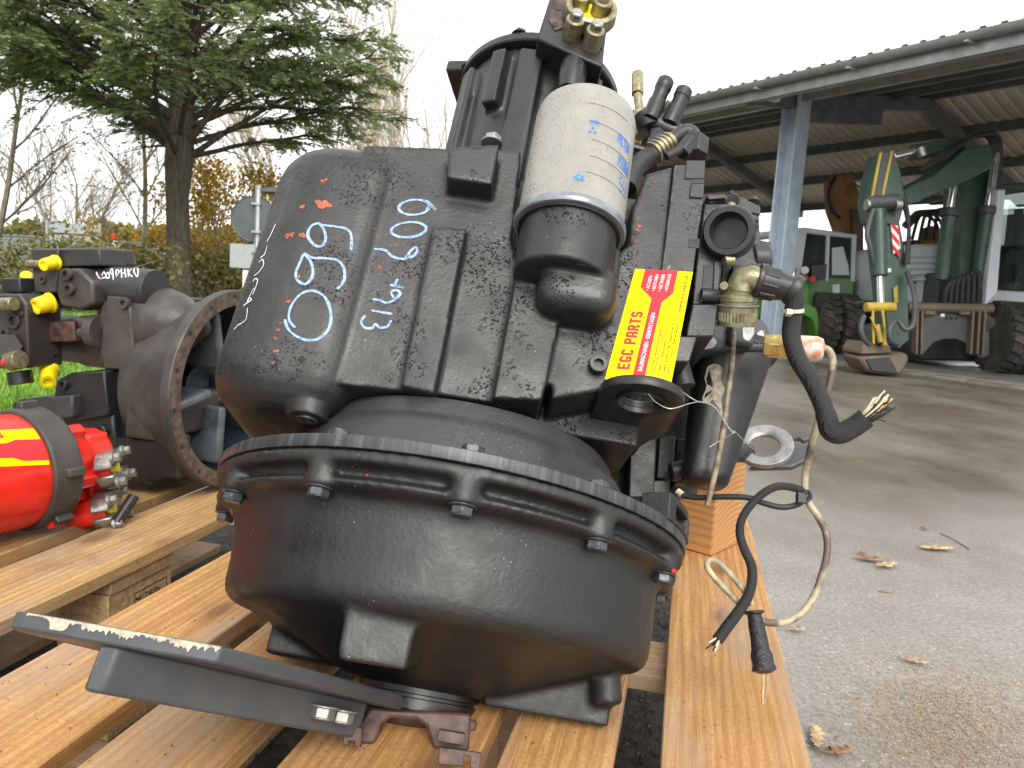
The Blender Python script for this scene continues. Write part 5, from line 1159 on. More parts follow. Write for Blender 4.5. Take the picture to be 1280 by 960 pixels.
def bare(name, label, px, py_ground, depth, h, seed, mat='twig', multi=1, spread=.5, leaves=None, nleaf=0, lean=0, group='bare trees behind the lawn', r0=.065):
    r = random.Random(seed); b = at(px, 400, depth); b.z = 0; tr = empty(name, b, label, 'tree', group); s = Soup(); lf = Soup(); tips = []
    def grow(p, d, ln, rad, lev):
        n = 6 if lev < 2 else 4; pts = bend(p, d, ln, n, r, .22+.1*lev, .12); s.tube(pts, rad, rad*.45, 6 if lev == 0 else 4)
        if lev >= 3: tips.append((pts[-1], (pts[-1]-pts[-2]).normalized())); return
        for j in range(1 if lev else 2, n+1):
            for b_ in range(2 if lev < 2 else 3):
                ax = (pts[j]-pts[j-1]).normalized(); sd_ = rv(r); sd_ = (sd_-ax*sd_.dot(ax)).normalized()
                grow(pts[j], (ax*.8+sd_*spread*r.uniform(.6, 1.2)+Vector((0, 0, .25))), ln*r.uniform(.32, .52), rad*.42*(1-.05*j), lev+1)
    for m_ in range(multi):
        a = r.random()*6.3; grow(Vector((0, 0, -.05)), Vector((math.cos(a)*.35*(multi > 1)+lean, math.sin(a)*.35*(multi > 1), 1)), h*r.uniform(.75, 1), r0, 0)
    s.obj('trunk', M[mat], tr, 60)
    if leaves:
        for i in range(nleaf):
            p, d = tips[r.randrange(len(tips))]; q = p-d*r.random()*.5+rv(r)*.12; lf.leaf(q, rv(r), rv(r), r.uniform(.06, .11), .06)
        lf.obj('crown', M[leaves], tr)
bare('bare_tree', 'slim bare tree with arching twigs between billboard and conifer trunk', 175, 0, 17, 4.6, 5, 'twigpale', 1, .75, 'olivef', 500, lean=.12)
bare('bare_tree', 'bare tangled tree at the left edge of the picture', -25, 0, 14, 4.2, 8, 'twig', 2, .7, 'olivef', 400)
bare('bare_tree', 'tall bare tree with pale twigs right behind the conifer trunk', 372, 0, 24, 7.6, 21, 'twigpale', 4, .45, 'autumn', 900)
bare('bare_tree', 'distant bare tree showing above the gear case', 512, 0, 30, 8.0, 33, 'twigpale', 4, .42, r0=.09)
bare('bare_tree', 'low arching bare tree behind the grey billboard', 95, 0, 22, 3.6, 14, 'twig', 3, .8, 'olivef', 300, r0=.06)
def shrub(name, label, px, depth, w_, h, seed, mat, n, z0=.1, lsz=.10):
    r = random.Random(seed); b = at(px, 400, depth); b.z = 0; tr = empty(name, b, label, 'shrub', 'shrubs behind the lawn'); s = Soup(); lf = Soup()
    cl = [(Vector((r.gauss(0, w_*.33), r.gauss(0, w_*.3), z0+h*(.12+.8*r.random()**.8)))) for _ in range(34)]
    for c in cl: s.tube(bend(Vector((r.uniform(-.1, .1), r.uniform(-.1, .1), 0)), c, c.length, 5, r, .15), .022, .006, 4)
    for i in range(n):
        c = cl[r.randrange(len(cl))]; q = c+rv(r)*r.random()**.6*w_*.22; q.z = max(.03, q.z); lf.leaf(q, rv(r), rv(r), lsz*r.uniform(.6, 1.2), lsz*.7)
    s.obj('stems', M['twig'], tr, 60); lf.obj('crown', M[mat], tr)
shrub('autumn_shrub', 'bright yellow autumn shrub behind the round road sign', 292, 15.5, 1.8, 2.9, 2, 'autumn', 4400)
shrub('autumn_shrub', 'orange-brown shrub left of the conifer trunk', 165, 18, 1.7, 1.6, 4, 'autumn', 2000)
shrub('autumn_shrub', 'tall thin yellow shrub between conifer trunk and sign pole', 262, 20, 2.0, 3.6, 6, 'autumn', 2200)
shrub('green_shrub', 'olive green bush at the foot of the yellow shrub', 268, 14.5, 1.6, .95, 7, 'olivef', 2600)
shrub('green_shrub', 'olive green bush left of the trunk foot', 175, 15, 2.2, .8, 9, 'olivef', 3000)
shrub('green_shrub', 'low olive hedge clump at the left edge', 15, 11, 2.2, .75, 12, 'olivef', 3200)
shrub('green_shrub', 'dull bush against the far left wall', 70, 20, 3.0, 1.0, 13, 'olivef', 2200)
# far grey wall
def wallbox(name, p0, p1, h, th, mat, label, cat='wall'):
    d = (p1-p0); ln = d.length; a = math.atan2(d.y, d.x); bm = bmesh.new(); box(bm, (ln/2, 0, h/2), (ln, th, h)); box(bm, (ln/2, 0, h+.03), (ln+.05, th+.08, .06))
    o = build(name, bm, mat, None, bevel=.01, seg=1); o.matrix_world = Matrix.Translation(p0) @ Matrix.Rotation(a, 4, 'Z'); tag(o, label, cat); return o
M['wallgrey'] = m_plain('grey_sheet_wall', (.17, .185, .205), .6, 0, .1, 2, .05)
p0 = at(-160, 400, 32); p0.z = 0; p1 = at(470, 400, 28); p1.z = 0
wallbox('boundary_wall', p0, p1, 1.45, .2, M['wallgrey'], 'long low grey wall beyond the shrubs')
# far tree line closing the horizon
def treeline(name, px0, px1, depth, h, seed, mat, n, label):
    r = random.Random(seed); lf = Soup(); a, b = at(px0, 400, depth), at(px1, 400, depth)
    for i in range(n):
        t_ = r.random(); top = h*(.55+.45*noise.noise(Vector((t_*14, seed, 0)))); q = a.lerp(b, t_); q.z = top*r.random()**.7; q.y += r.uniform(-1.5, 1.5); lf.leaf(q, rv(r), rv(r), r.uniform(.4, .9), .5)
    tag(lf.obj(name, M[mat], None), label, 'trees', kind='stuff')
treeline('far_treeline', -400, 620, 52, 5.0, 3, 'olivef', 14000, 'faint far tree line behind the grey wall')
treeline('far_treeline', 600, 1700, 75, 2.6, 6, 'olivef', 16000, 'faint far tree line seen under the shelter roof')
# billboard
bb = at(92, 295, 21); b0 = Vector((bb.x, bb.y, 0)); bo = empty('billboard', b0, 'grey three-strip billboard on two posts', 'billboard')
M['signgrey'] = m_plain('grey_sign_back', (.36, .38, .39), .5, .2, .08, 4, .05); M['galv'] = m_plain('galvanised_steel', (.42, .44, .45), .42, .6, .12, 8, .05)
wd = 66*21/970; zt = bb.z+15*21/970; zb_ = bb.z-26*21/970
for i in range(3):
    hh = (zt-zb_-.10)/3; bm = bmesh.new(); box(bm, (0, 0, zb_+hh/2+i*(hh+.05)), (wd-.1, .03, hh)); build('sign_strip', bm, M['signgrey'], bo, bevel=.004, seg=1)
for sx in (-1, 1): bm = bmesh.new(); cyl(bm, (sx*wd/2, 0, 0), (sx*wd/2, 0, zt+.06), .04, n=12); build('post', bm, M['galv'], bo, 40)
# red-white marker posts
M['white'] = m_plain('white_paint', (.75, .75, .74), .5, 0, .05, 10, .02)
for px, lab in ((143, 'red-topped white marker post left of the conifer trunk'), (252, 'red-topped white marker post right of the conifer trunk')):
    p = at(px, 312, 19); mp_ = empty('marker_post', Vector((p.x, p.y, 0)), lab, 'marker post'); bm = bmesh.new(); box(bm, (0, 0, .62), (.09, .06, 1.24), taper=.9); build('post', bm, M['white'], mp_, bevel=.004, seg=1)
    bm = bmesh.new(); box(bm, (0, 0, 1.33), (.10, .07, .18), taper=.8); build('red_top', bm, M['redp'], mp_, bevel=.004, seg=1)
# traffic sign seen from behind
sp_ = at(321, 300, 10.4); sg = empty('road_sign', Vector((sp_.x, sp_.y, 0)), 'back of a round road sign with a small panel on a galvanised pole', 'road sign')
q = lambda px, py: at(px, py, 10.4)-Vector((sp_.x, sp_.y, 0))
bm = bmesh.new(); tp = q(323, 236); cyl(bm, (0, 0, 0), tp, .038, n=16); lathe(bm, [(.044, 0), (.044, .03), (.02, .05)], tp, (0, 0, 1), 16); build('pole', bm, M['galv'], sg, 40)
M['signback'] = m_plain('dark_sign_back', (.10, .115, .125), .45, .3, .1, 8, .05)
bm = bmesh.new(); c = q(316, 273); lathe(bm, [(.01, -.004), (.29, -.004), (.300, -.014), (.303, -.014), (.303, .0), (.29, .004), (.01, .004)], c+Vector((0, .05, 0)), (0, 1, 0), 48); build('sign_disc', bm, M['signback'], sg, 40)
bm = bmesh.new(); c = q(302, 320); box(bm, c+Vector((0, .02, 0)), (.33, .006, .32)); build('sign_panel', bm, M['signgrey'], sg, bevel=.003, seg=1)
bm = bmesh.new(); c = q(310, 355); box(bm, c+Vector((0, .02, 0)), (.16, .006, .36)); build('sign_panel', bm, M['white'], sg, bevel=.003, seg=1)
bm = bmesh.new()
for py in (255, 290, 315): box(bm, q(321, py)+Vector((0, .0, 0)), (.12, .09, .035))
build('clamp', bm, M['galv'], sg, bevel=.004, seg=1)
bm = bmesh.new(); a, b = q(325, 238), q(372, 232); prism(bm, [a+Vector((0, 0, -.02)), b+Vector((0, 0, -.10)), b+Vector((0, 0, .02)), a+Vector((0, 0, .03))], (0, .25, 0)); build('lamp_arm', bm, M['signback'], sg, bevel=.01, seg=1)

# unseen conifer hedge, added to darken the reflections on the bell's left side
r = random.Random(77); lf = Soup(); st_s = Soup(); HG = empty('added_hedge', Vector((-9.5, 2, 0)), 'unseen dark conifer hedge added left of the yard to darken reflections', 'hedge')
for i in range(30000):
    y = r.uniform(-9, 8); z = 4.6*r.random(); wv = 1.1*(1-.16*z)*(1+.25*noise.noise(Vector((y*.8, z*.8, 2)))); x = r.uniform(-1, 1); x = math.copysign(abs(x)**.4, x)*wv
    lf.leaf(Vector((x, y, z+.2*noise.noise(Vector((y*1.5, 0, 5))))), (rv(r)+Vector((0, 0, .6))).normalized(), rv(r), r.uniform(.12, .25), .12)
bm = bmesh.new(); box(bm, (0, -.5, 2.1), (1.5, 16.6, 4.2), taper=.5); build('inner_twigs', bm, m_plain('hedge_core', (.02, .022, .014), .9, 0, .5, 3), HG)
lf.obj('crown', m_leaf('dark_hedge_foliage', [(.03, .05, .02), (.045, .07, .03), (.06, .085, .035)]), HG)
# ------------------------------------------------------------------ open shelter on the right
_u = ray(17, 312); SU = Vector((_u.x, _u.y, 0)).normalized(); SN = Vector((SU.y, -SU.x, 0))
K1 = onz(1160, 472); SO = SN*K1.dot(SN)
SF = Frame(SO, SN, SU, (0, 0, 1))      # x inwards, y along the front (away), z up
M['shedsteel'] = m_plain('blue_grey_steel', (.44, .52, .60), .5, .1, .12, 6, .08, .002)
M['beam'] = m_plain('dark_steel_beam', (.13, .135, .14), .55, .1, .2, 5, .08)
t = NT('roof_sheet_underside'); n = t.noise(t.co((1, .3, 1)), 1.6, 4); t.set(base=t.ramp(n, [(.35, (.56, .48, .40)), (.65, (.72, .63, .53))]), rough=.6, metal=.1); M['sheet'] = t.m
M['zincroof'] = m_plain('zinc_gutter', (.33, .34, .34), .45, .4, .12, 6, .05)
t = NT('concrete_slab'); v = t.co(); t.set(base=t.ramp(t.noise(v, 4, 5, .6), [(.3, (.12, .115, .10)), (.7, (.24, .23, .21))]), rough=t.ramp(t.noise(v, 2, 3), [(.4, .35), (.6, .8)]), normal=t.bump(t.noise(v, 90, 3), .3, .003)); M['slab'] = t.m
SH = empty('open_shelter', SF.m, 'open steel shelter with corrugated roof over parked machines', 'shelter')
bm = bmesh.new(); box6(bm, .16, 9.5, -14, 30, -.2, .05); o = build('shelter_floor', bm, M['slab'], None, bevel=.01, seg=1); o.matrix_world = SF.m; tag(o, 'concrete floor of the shelter', kind='structure')
bm = bmesh.new(); 
for k in range(22):
    bm = bmesh.new(); box6(bm, .02, .155, -12+k*1.5, -12+k*1.5+1.49, -.1, .03); o = build('kerb_stone', bm, M['galv' if 0 else 'slab'], None, bevel=.012, seg=1)
    o.matrix_world = SF.m; o.parent = None
    if k == 0: KR = empty('kerb', SF.m); KR['kind'] = 'structure'; KR['label'] = 'pale concrete kerb along the shelter'
    o.matrix_world = Matrix.Identity(4); o.parent = KR
EZ, RZ, BZ = 3.47, 4.15, 3.0; EN, RN, BN = -.8, 3.3, 6.7
def roofz(n): return EZ+(RZ-EZ)*(n-EN)/(RN-EN) if n < RN else RZ+(BZ-RZ)*(n-RN)/(BN-RN)
# corrugated sheets, 1 m wide
def sheetmesh(n0, n1):
    vv, ff = [], []; prof = []; per = .2
    for i in range(5): prof += [(i*per, 0), (i*per+.10, 0), (i*per+.125, .035), (i*per+.175, .035)]
    prof.append((1.0, 0))
    for y, dz in prof: vv += [(n0, y, roofz(n0)+dz+.06), (n1, y, roofz(n1)+dz+.06)]
    for i in range(len(prof)-1): ff.append((2*i, 2*i+1, 2*i+3, 2*i+2))
    me = bpy.data.meshes.new('roof_sheet'); me.from_pydata(vv, [], ff); me.materials.append(M['sheet']); return me
sm = [sheetmesh(EN-.04, RN), sheetmesh(RN, BN+.1)]
for k in range(-6, 27):
    for i in (0, 1):
        o = bpy.data.objects.new('roof_sheet', sm[i]); col.objects.link(o); o.parent = SH; o.location = (0, k*1.0, 0)
posts = [7.3+4.8*i for i in range(-2, 4)]
def hbeam_post(n, u, h, w_=.27):
    bm = bmesh.new(); f = .03
    box6(bm, n-w_/2, n+w_/2, u-w_/2, u-w_/2+f, 0, h); box6(bm, n-w_/2, n+w_/2, u+w_/2-f, u+w_/2, 0, h); box6(bm, n-.012, n+.012, u-w_/2+f, u+w_/2-f, 0, h)
    build('post', bm, M['shedsteel'], SH, bevel=.004, seg=1)
    bm = bmesh.new(); box6(bm, n-w_/2-.06, n+w_/2+.06, u-w_/2-.06, u+w_/2+.06, .05, .075); build('base_plate', bm, M['shedsteel'], SH, bevel=.003, seg=1)
def slanted(name, n0, z0, n1, z1, u, w_, h, mat):
    bm = bmesh.new(); vs = []
    for (n, z) in ((n0, z0), (n1, z1)): vs.append([(n, u-w_/2, z-h), (n, u+w_/2, z-h), (n, u+w_/2, z), (n, u-w_/2, z)])
    loft(bm, vs); build(name, bm, M[mat], SH, bevel=.004, seg=1)
for u in posts:
    hbeam_post(.2, u, roofz(.2)-.05); 
    if u > 12: hbeam_post(BN-.3, u, roofz(BN-.3)-.15, .22)
    slanted('rafter', EN+.1, roofz(EN+.1)-.02, RN, RZ-.08, u, .16, .20, 'beam'); slanted('rafter', RN, RZ-.08, BN, BZ-.04, u, .16, .20, 'beam')
    slanted('haunch', .36, roofz(.36)-.20, 2.1, roofz(2.1)-.26, u, .10, .22, 'beam')
for n in (EN+.12, .15, 1.2, 2.3, RN-.08, 4.4, 5.5, BN-.05):
    bm = bmesh.new(); z = roofz(n)+.045; hh = .16 if n > .5 else .22; box6(bm, n-.035, n+.035, -7, 27, z-hh, z); build('purlin', bm, M['beam' if n > .5 else 'zincroof'], SH, bevel=.004, seg=1)
bm = bmesh.new(); box6(bm, EN-.02, EN+.0, -7, 27, EZ-.17, EZ-.02); build('fascia', bm, M['zincroof'], SH, bevel=.004, seg=1)
bm = bmesh.new(); rings = []
for u in [-7+i*.5 for i in range(69)]: rings.append([Vector((EN-.10+.075*math.cos(a), u, EZ+.02+.075*math.sin(a))) for a in [math.pi+math.pi*i/8 for i in range(9)]]+[Vector((EN-.10+.066*math.cos(a), u, EZ+.02+.066*math.sin(a))) for a in [2*math.pi-math.pi*i/8 for i in range(9)]])
loft(bm, rings); build('gutter', bm, M['zincroof'], SH, 60)
for k in range(24):
    bm = bmesh.new(); box6(bm, EN-.18, EN, -6+k*1.3, -6+k*1.3+.04, EZ-.075, EZ-.055); build('gutter_bracket', bm, M['zincroof'], SH)
bm = bmesh.new(); p = SF.at(966, 124, x=-.45); cyl(bm, p, p+Vector((0, 0, -.02)), .10, n=20); lathe(bm, [(.03, .2), (.035, .06), (.09, .0)], p, (0, 0, 1), 20); build('lamp', bm, M['white'], SH, 40)
# ------------------------------------------------------------------ machines parked under the shelter
def m_mpaint(name, c, rough=.4, dirt=(.14, .12, .09), amt=.5):
    t = NT(name); v = t.co(); f = t.ramp(t.noise(v, 3.5, 5, .65), [(.45, 0), (.7, amt)])
    return t.set(base=t.mix(f, c, dirt), rough=t.ramp(t.noise(v, 5, 3), [(.3, rough-.1), (.7, rough+.15)]), normal=t.bump(t.noise(v, 40), .1, .004))
M['dkgreen'] = m_mpaint('dark_green_machine_paint', (.028, .065, .045), .38, (.09, .10, .08)); M['green'] = m_mpaint('bright_green_machine_paint', (.09, .30, .035), .4, (.10, .16, .05), .4)
M['mgreen'] = m_mpaint('faded_green_paint', (.13, .27, .11), .5, (.15, .17, .11)); M['cabgrey'] = m_mpaint('light_grey_machine_paint', (.58, .63, .66), .4, (.40, .40, .38), .3)
M['brownsteel'] = m_mpaint('worn_brown_steel', (.115, .088, .062), .55, (.19, .145, .10), .6); M['rustarm'] = m_mpaint('rusty_orange_paint', (.25, .12, .03), .6, (.10, .045, .02), .9); M['dksteel'] = m_mpaint('dark_machine_steel', (.045, .05, .055), .5, (.12, .10, .08), .5)
M['chrome'] = m_plain('chrome_rod', (.78, .78, .77), .15, .9, .05, 10, .02); M['tyre'] = m_mpaint('dusty_tyre', (.045, .042, .038), .8, (.16, .14, .11), .8); M['yellowp'] = m_mpaint('dirty_yellow_paint', (.40, .29, .035), .45, (.12, .09, .045), .85)
t = NT('cab_glass'); t.set(base=(.55, .72, .66), rough=.03, trans=1.0, ior=1.15, alpha=.75); M['glass'] = t.m
t = NT('dark_window'); t.set(base=(.03, .04, .04), rough=.06, spec=.8); M['dkglass'] = t.m
class Rig:
    """a machine seen from the yard: parts are traced at their own distance and given their thickness"""
    def __init__(s, name, o, label, cat): s.o = Vector(o); s.e = empty(name, Vector(o), label, cat)
    def p(s, x, y, d): return at(x, y, d)-s.o
    def plate(s, name, pts, d, th, mat, bev=.012, parent=None, d2=None):
        bm = bmesh.new(); n = len(pts); q = [s.p(x, y, d if d2 is None else d+(d2-d)*i/(n-1)) for i, (x, y) in enumerate(pts)]; prism(bm, q, Vector((0, th, 0))); return build(name, bm, M[mat], parent or s.e, bevel=bev, seg=1)
    def rod(s, name, a, b, r, mat, n=14, parent=None, r1=None):
        bm = bmesh.new(); cyl(bm, s.p(*a), s.p(*b), r, r1, n); return build(name, bm, M[mat], parent or s.e, 40, bevel=min(.008, r*.2))
    def hose(s, name, pts, r, mat='rubber', parent=None):
        bm = bmesh.new(); tube(bm, [s.p(*q) for q in pts], r, 7, 4); return build(name, bm, M[mat], parent or s.e, 60)
def tyre(rig, c, r, w_, lugs=22, parent=None):
    bm = bmesh.new(); lathe(bm, [(r*.55, -w_/2), (r*.85, -w_/2), (r*.97, -w_*.42), (r, -w_*.2), (r, w_*.2), (r*.97, w_*.42), (r*.85, w_/2), (r*.55, w_/2)], c, (1, 0, 0), 40)
    for k in range(lugs):
        for sg in (-1, 1):
            a = 2*math.pi*(k+(.5 if sg > 0 else 0))/lugs; d = Vector((0, math.cos(a), math.sin(a))); box(bm, c+d*(r+.005)+Vector((sg*w_*.24, 0, 0)), (w_*.46, .07, .045), Matrix.Rotation(a-math.pi/2, 3, 'X') @ Matrix.Rotation(sg*.35, 3, 'Z'))
    o = build('wheel', bm, M['tyre'], rig.e, 40); bm = bmesh.new(); lathe(bm, [(.03, -.3*w_), (r*.5, -.35*w_), (r*.56, -w_*.49), (r*.50, -w_*.2), (r*.1, -w_*.1)], c, (1, 0, 0), 24); build('rim', bm, M['brownsteel'], o, 40); return o
# --- wheeled excavator
EO = onz(1190, 455); EO = Vector((EO.x, EO.y, .05)); X_ = Rig('excavator', EO, 'dark green wheeled excavator with grey cab parked under the shelter', 'excavator')
st_ = X_.plate('stick', [(1092, 262), (1122, 262), (1134, 330), (1137, 425), (1124, 436), (1110, 430), (1104, 360)], 9.0, .30, 'dkgreen'); st_['label'] = 'dark green stick hanging straight down'
X_.plate('stick_head', [(1088, 250), (1093, 222), (1101, 192), (1117, 188), (1126, 214), (1132, 250), (1124, 282), (1092, 278)], 8.96, .36, 'dkgreen', parent=st_)
for pts in ([(1088, 248), (1100, 191), (1103, 190), (1092, 249)], [(1100, 252), (1114, 189), (1117, 188), (1104, 252)]): X_.plate('yellow_edge', pts, 8.94, .03, 'yellowp', .003, st_)
X_.plate('dark_slot', [(1093, 246), (1103, 194), (1112, 193), (1101, 246)], 8.952, .02, 'dksteel', .003, st_)
for a, b, m_ in (((1083, 255, 8.9), (1122, 252, 8.9), 'dksteel'), ((1082, 256, 8.88), (1086, 256, 8.88), 'zinc'), ((1118, 256, 8.86), (1126, 256, 8.86), 'zinc')): X_.rod('pin', a, b, .09 if m_ == 'dksteel' else .07, m_, parent=st_)
X_.rod('bucket_ram', (1098, 262, 8.86), (1100, 345, 8.8), .085, 'dkgreen', parent=st_); X_.rod('bucket_ram_rod', (1100, 345, 8.8), (1101, 385, 8.78), .04, 'chrome', parent=st_)
wp = X_.plate('warning_panel', [(1113, 274), (1121, 272), (1126, 310), (1117, 318)], 8.97, .02, 'white', .002, st_); wp['label'] = 'red and white striped warning panel'
for k in range(3):
    y0 = 276+14*k; X_.plate('red_stripe', [(1114+.4*k*2, y0), (1114.6+.8*k, y0+7), (1124.5+.5*k, y0+19), (1123.5+.5*k, y0+11)], 8.965, .006, 'redprint', .001, wp)
X_.plate('yellow_panel', [(1117, 360), (1122, 357), (1123, 378), (1118, 380)], 8.97, .02, 'yellowp', .002, st_); X_.plate('small_sign', [(1108, 336), (1114, 335), (1114, 340), (1108, 341)], 8.97, .02, 'white', .002, st_)
bo_ = X_.plate('front_boom', [(1118, 252), (1126, 240), (1168, 218), (1206, 186), (1238, 180), (1246, 206), (1205, 228), (1152, 250), (1136, 256)], 9.15, .40, 'dkgreen'); bo_['label'] = 'sloping front boom'
X_.plate('boom_cheek', [(1128, 238), (1152, 225), (1152, 252), (1134, 256), (1126, 250)], 9.10, .05, 'dkgreen', parent=bo_)
X_.rod('stick_ram_rod', (1116, 196, 9.2), (1146, 189, 9.25), .045, 'chrome', parent=bo_); X_.rod('stick_ram', (1140, 191, 9.25), (1200, 181, 9.4), .095, 'dkgreen', parent=bo_); X_.rod('pin', (1150, 184, 9.2), (1154, 196, 9.2), .07, 'zinc', parent=bo_)
mb = X_.plate('main_boom', [(1204, 205), (1246, 180), (1243, 240), (1236, 330), (1230, 398), (1196, 398), (1200, 300)], 9.75, .45, 'dkgreen'); mb['label'] = 'upright main boom'
for k in range(9): X_.hose('hose', [(1150+k*4, 214-k*2, 9.05), (1180+k*3, 190-k*1.5, 9.1), (1215+k*2, 172-k*.6, 9.3), (1236+k*1.5, 172, 9.5), (1240+k*1.3, 200, 9.6), (1238+k*1.2, 240+k*3, 9.7)], .028, parent=bo_)
for k in range(4): X_.hose('hose', [(1126, 232+k*3, 9.0), (1134, 262+k*4, 8.95), (1136, 290, 8.95), (1132+k, 330, 8.93)], .022, parent=st_)
for (a, b, c) in (((1193, 225, 9.6), (1187, 264, 9.62), (1177, 350, 9.7)), ((1246, 186, 9.6), (1235, 262, 9.6), (1222, 350, 9.68))):
    X_.rod('lift_ram_rod', a, b, .05, 'chrome', parent=mb); X_.rod('lift_ram', b, c, .085, 'dkgreen', parent=mb); X_.rod('ram_gland', (b[0]+.5, b[1]-3, b[2]), (b[0]-1, b[1]+7, b[2]), .11, 'dksteel', parent=mb)
for k in range(7): X_.hose('hose', [(1180+k*7, 392, 9.6), (1182+k*7, 365-k*3, 9.55), (1190+k*5, 352-k*2, 9.55), (1200+k*4, 362, 9.6), (1203+k*4, 395, 9.6)], .03, parent=mb)
hd = X_.plate('engine_hood', [(1129, 312), (1136, 306), (1180, 304), (1174, 340), (1170, 380), (1129, 380)], 10.4, 1.6, 'cabgrey', .03); hd['label'] = 'grey engine hood with louvres'
for k in range(5): X_.plate('louvre', [(1134, 318+k*7.5), (1172-k, 317+k*7.5), (1172-k, 320.5+k*7.5), (1134, 321.5+k*7.5)], 10.37, .05, 'cabgrey', .004, hd)
X_.plate('badge', [(1134, 347), (1148, 347), (1145, 355), (1134, 355)], 10.38, .03, 'dksteel', .002, hd)
X_.plate('upper_frame', [(1126, 379), (1244, 382), (1300, 384), (1300, 396), (1126, 394)], 10.2, 1.9, 'dkgreen', .02); X_.plate('boom_foot', [(1174, 340), (1190, 346), (1232, 346), (1236, 398), (1168, 398)], 10.05, .5, 'dksteel', .02)
cb_ = X_.plate('cab_sill', [(1236, 362), (1310, 366), (1310, 386), (1232, 382)], 10.0, 1.6, 'cabgrey', .02); cb_['label'] = 'grey cab with large front window'
X_.plate('cab_pillar', [(1247, 237), (1257, 237), (1252, 300), (1247, 366), (1231, 383), (1238, 320)], 9.5, .12, 'cabgrey', .01, cb_); X_.plate('cab_roof', [(1243, 236), (1252, 230), (1310, 226), (1310, 236), (1250, 240)], 9.95, 1.7, 'dkgreen', .02, cb_)
X_.plate('window_pane', [(1253, 240), (1310, 237), (1310, 366), (1240, 363), (1246, 300)], 10.03, .02, 'glass', .002, cb_); X_.plate('cab_rear_wall', [(1246, 262), (1330, 258), (1330, 395), (1232, 393)], 11.8, .05, 'dksteel', .01, cb_)
X_.plate('driver_seat', [(1252, 318), (1262, 306), (1275, 308), (1300, 312), (1300, 366), (1250, 366)], 10.9, .5, 'rubber', .06, cb_); X_.plate('cab_pillar', [(1290, 238), (1297, 238), (1297, 366), (1288, 366)], 11.2, .1, 'dksteel', .01, cb_)
X_.hose('wiper', [(1264, 362, 9.96), (1272, 345, 9.96), (1282, 325, 9.96)], .012, parent=cb_); X_.rod('console', (1272, 352, 10.4), (1268, 330, 10.4), .06, 'rubber', parent=cb_)
X_.plate('chassis', [(1134, 392), (1244, 394), (1244, 436), (1218, 452), (1150, 450), (1136, 430)], 10.3, 2.0, 'dksteel', .03)
bd = X_.plate('dozer_blade', [(1144, 388), (1238, 388), (1237, 444), (1229, 448), (1223, 446), (1206, 428), (1196, 424), (1180, 424), (1168, 428), (1155, 442), (1148, 443), (1143, 440)], 9.45, .10, 'dksteel', .01); bd['label'] = 'grey dozer support blade with rusty ribs'
for x in (1146, 1152, 1216, 1224, 1231): X_.plate('rib', [(x, 388), (x+3.4, 388), (x+1.6-(2 if x > 1200 else 0), 444), (x-1.4-(2 if x > 1200 else 0), 442)], 9.36, .10, 'brownsteel', .006, bd)
X_.rod('rib', (1134, 384, 9.42), (1240, 386, 9.42), .06, 'brownsteel', parent=bd); X_.plate('boss', [(1168, 384), (1174, 379), (1188, 379), (1194, 384)], 9.40, .12, 'brownsteel', .02, bd)
for x in (1156, 1200): X_.plate('lug_plate', [(x, 388), (x+14, 388), (x+14, 394), (x, 394)], 9.38, .05, 'brownsteel', .01, bd)
for x in (1183, 1189, 1195): X_.rod('bolt_hole', (x, 398, 9.44), (x, 398, 9.46), .018, 'rubber', parent=bd)
X_.plate('plate_tag', [(1176, 392), (1181, 392), (1181, 396), (1176, 396)], 9.43, .02, 'white', .002, bd)
zc_ = .05+.46-.05; wc = at(1254, 430, 9.75)-EO
for dx_ in (0, .31): tyre(X_, Vector((wc.x+dx_-.02, wc.y, .44)), .43, .27)
for dx_ in (-1.55, -1.24): tyre(X_, Vector((wc.x+dx_, wc.y+1.9, .44)), .43, .27)
X_.plate('mudguard', [(1232, 387), (1246, 388), (1240, 416), (1233, 430), (1228, 420)], 9.8, .4, 'dksteel', .02); X_.rod('work_light', (1232, 404, 9.4), (1236, 404, 9.5), .09, 'dksteel')
cp = X_.plate('quick_coupler', [(1074, 440), (1082, 427), (1100, 432), (1112, 430), (1116, 442), (1076, 444)], 8.72, .5, 'brownsteel', .03); cp['label'] = 'brown tilting coupler with yellow hydraulics'
X_.plate('narrow_bucket', [(1074, 446), (1114, 444), (1132, 440), (1138, 448), (1130, 464), (1124, 470), (1086, 466), (1076, 452)], 8.68, .5, 'brownsteel', .03, cp); X_.plate('bucket_mouth', [(1082, 449), (1112, 447), (1124, 468), (1090, 464)], 8.66, .03, 'rubber', .01, cp)
for a, b, r_ in (((1082, 384, 8.7), (1118, 384, 8.75), .055), ((1091, 388, 8.65), (1092, 430, 8.65), .014), ((1103, 388, 8.65), (1108, 428, 8.65), .016), ((1096, 406, 8.62), (1101, 428, 8.62), .03), ((1107, 414, 8.6), (1106, 432, 8.6), .028), ((1088, 396, 8.62), (1100, 420, 8.6), .010)): X_.rod('yellow_link', a, b, r_, 'yellowp', parent=cp)
X_.plate('rotator', [(1092, 408), (1104, 404), (1112, 414), (1110, 432), (1092, 432)], 8.72, .3, 'dksteel', .03, cp)
for pts in ([(1118, 402, 8.6), (1112, 412, 8.55), (1114, 426, 8.55), (1122, 430, 8.6)], [(1080, 395, 8.6), (1076, 410, 8.55), (1080, 424, 8.55), (1086, 430, 8.6)], [(1134, 340, 8.9), (1143, 370, 8.7), (1142, 404, 8.65), (1132, 412, 8.65), (1124, 402, 8.7)], [(1092, 262, 8.8), (1084, 290, 8.75), (1088, 310, 8.75), (1092, 330, 8.8)]): X_.hose('hose', pts, .030, 'dksteel', cp)
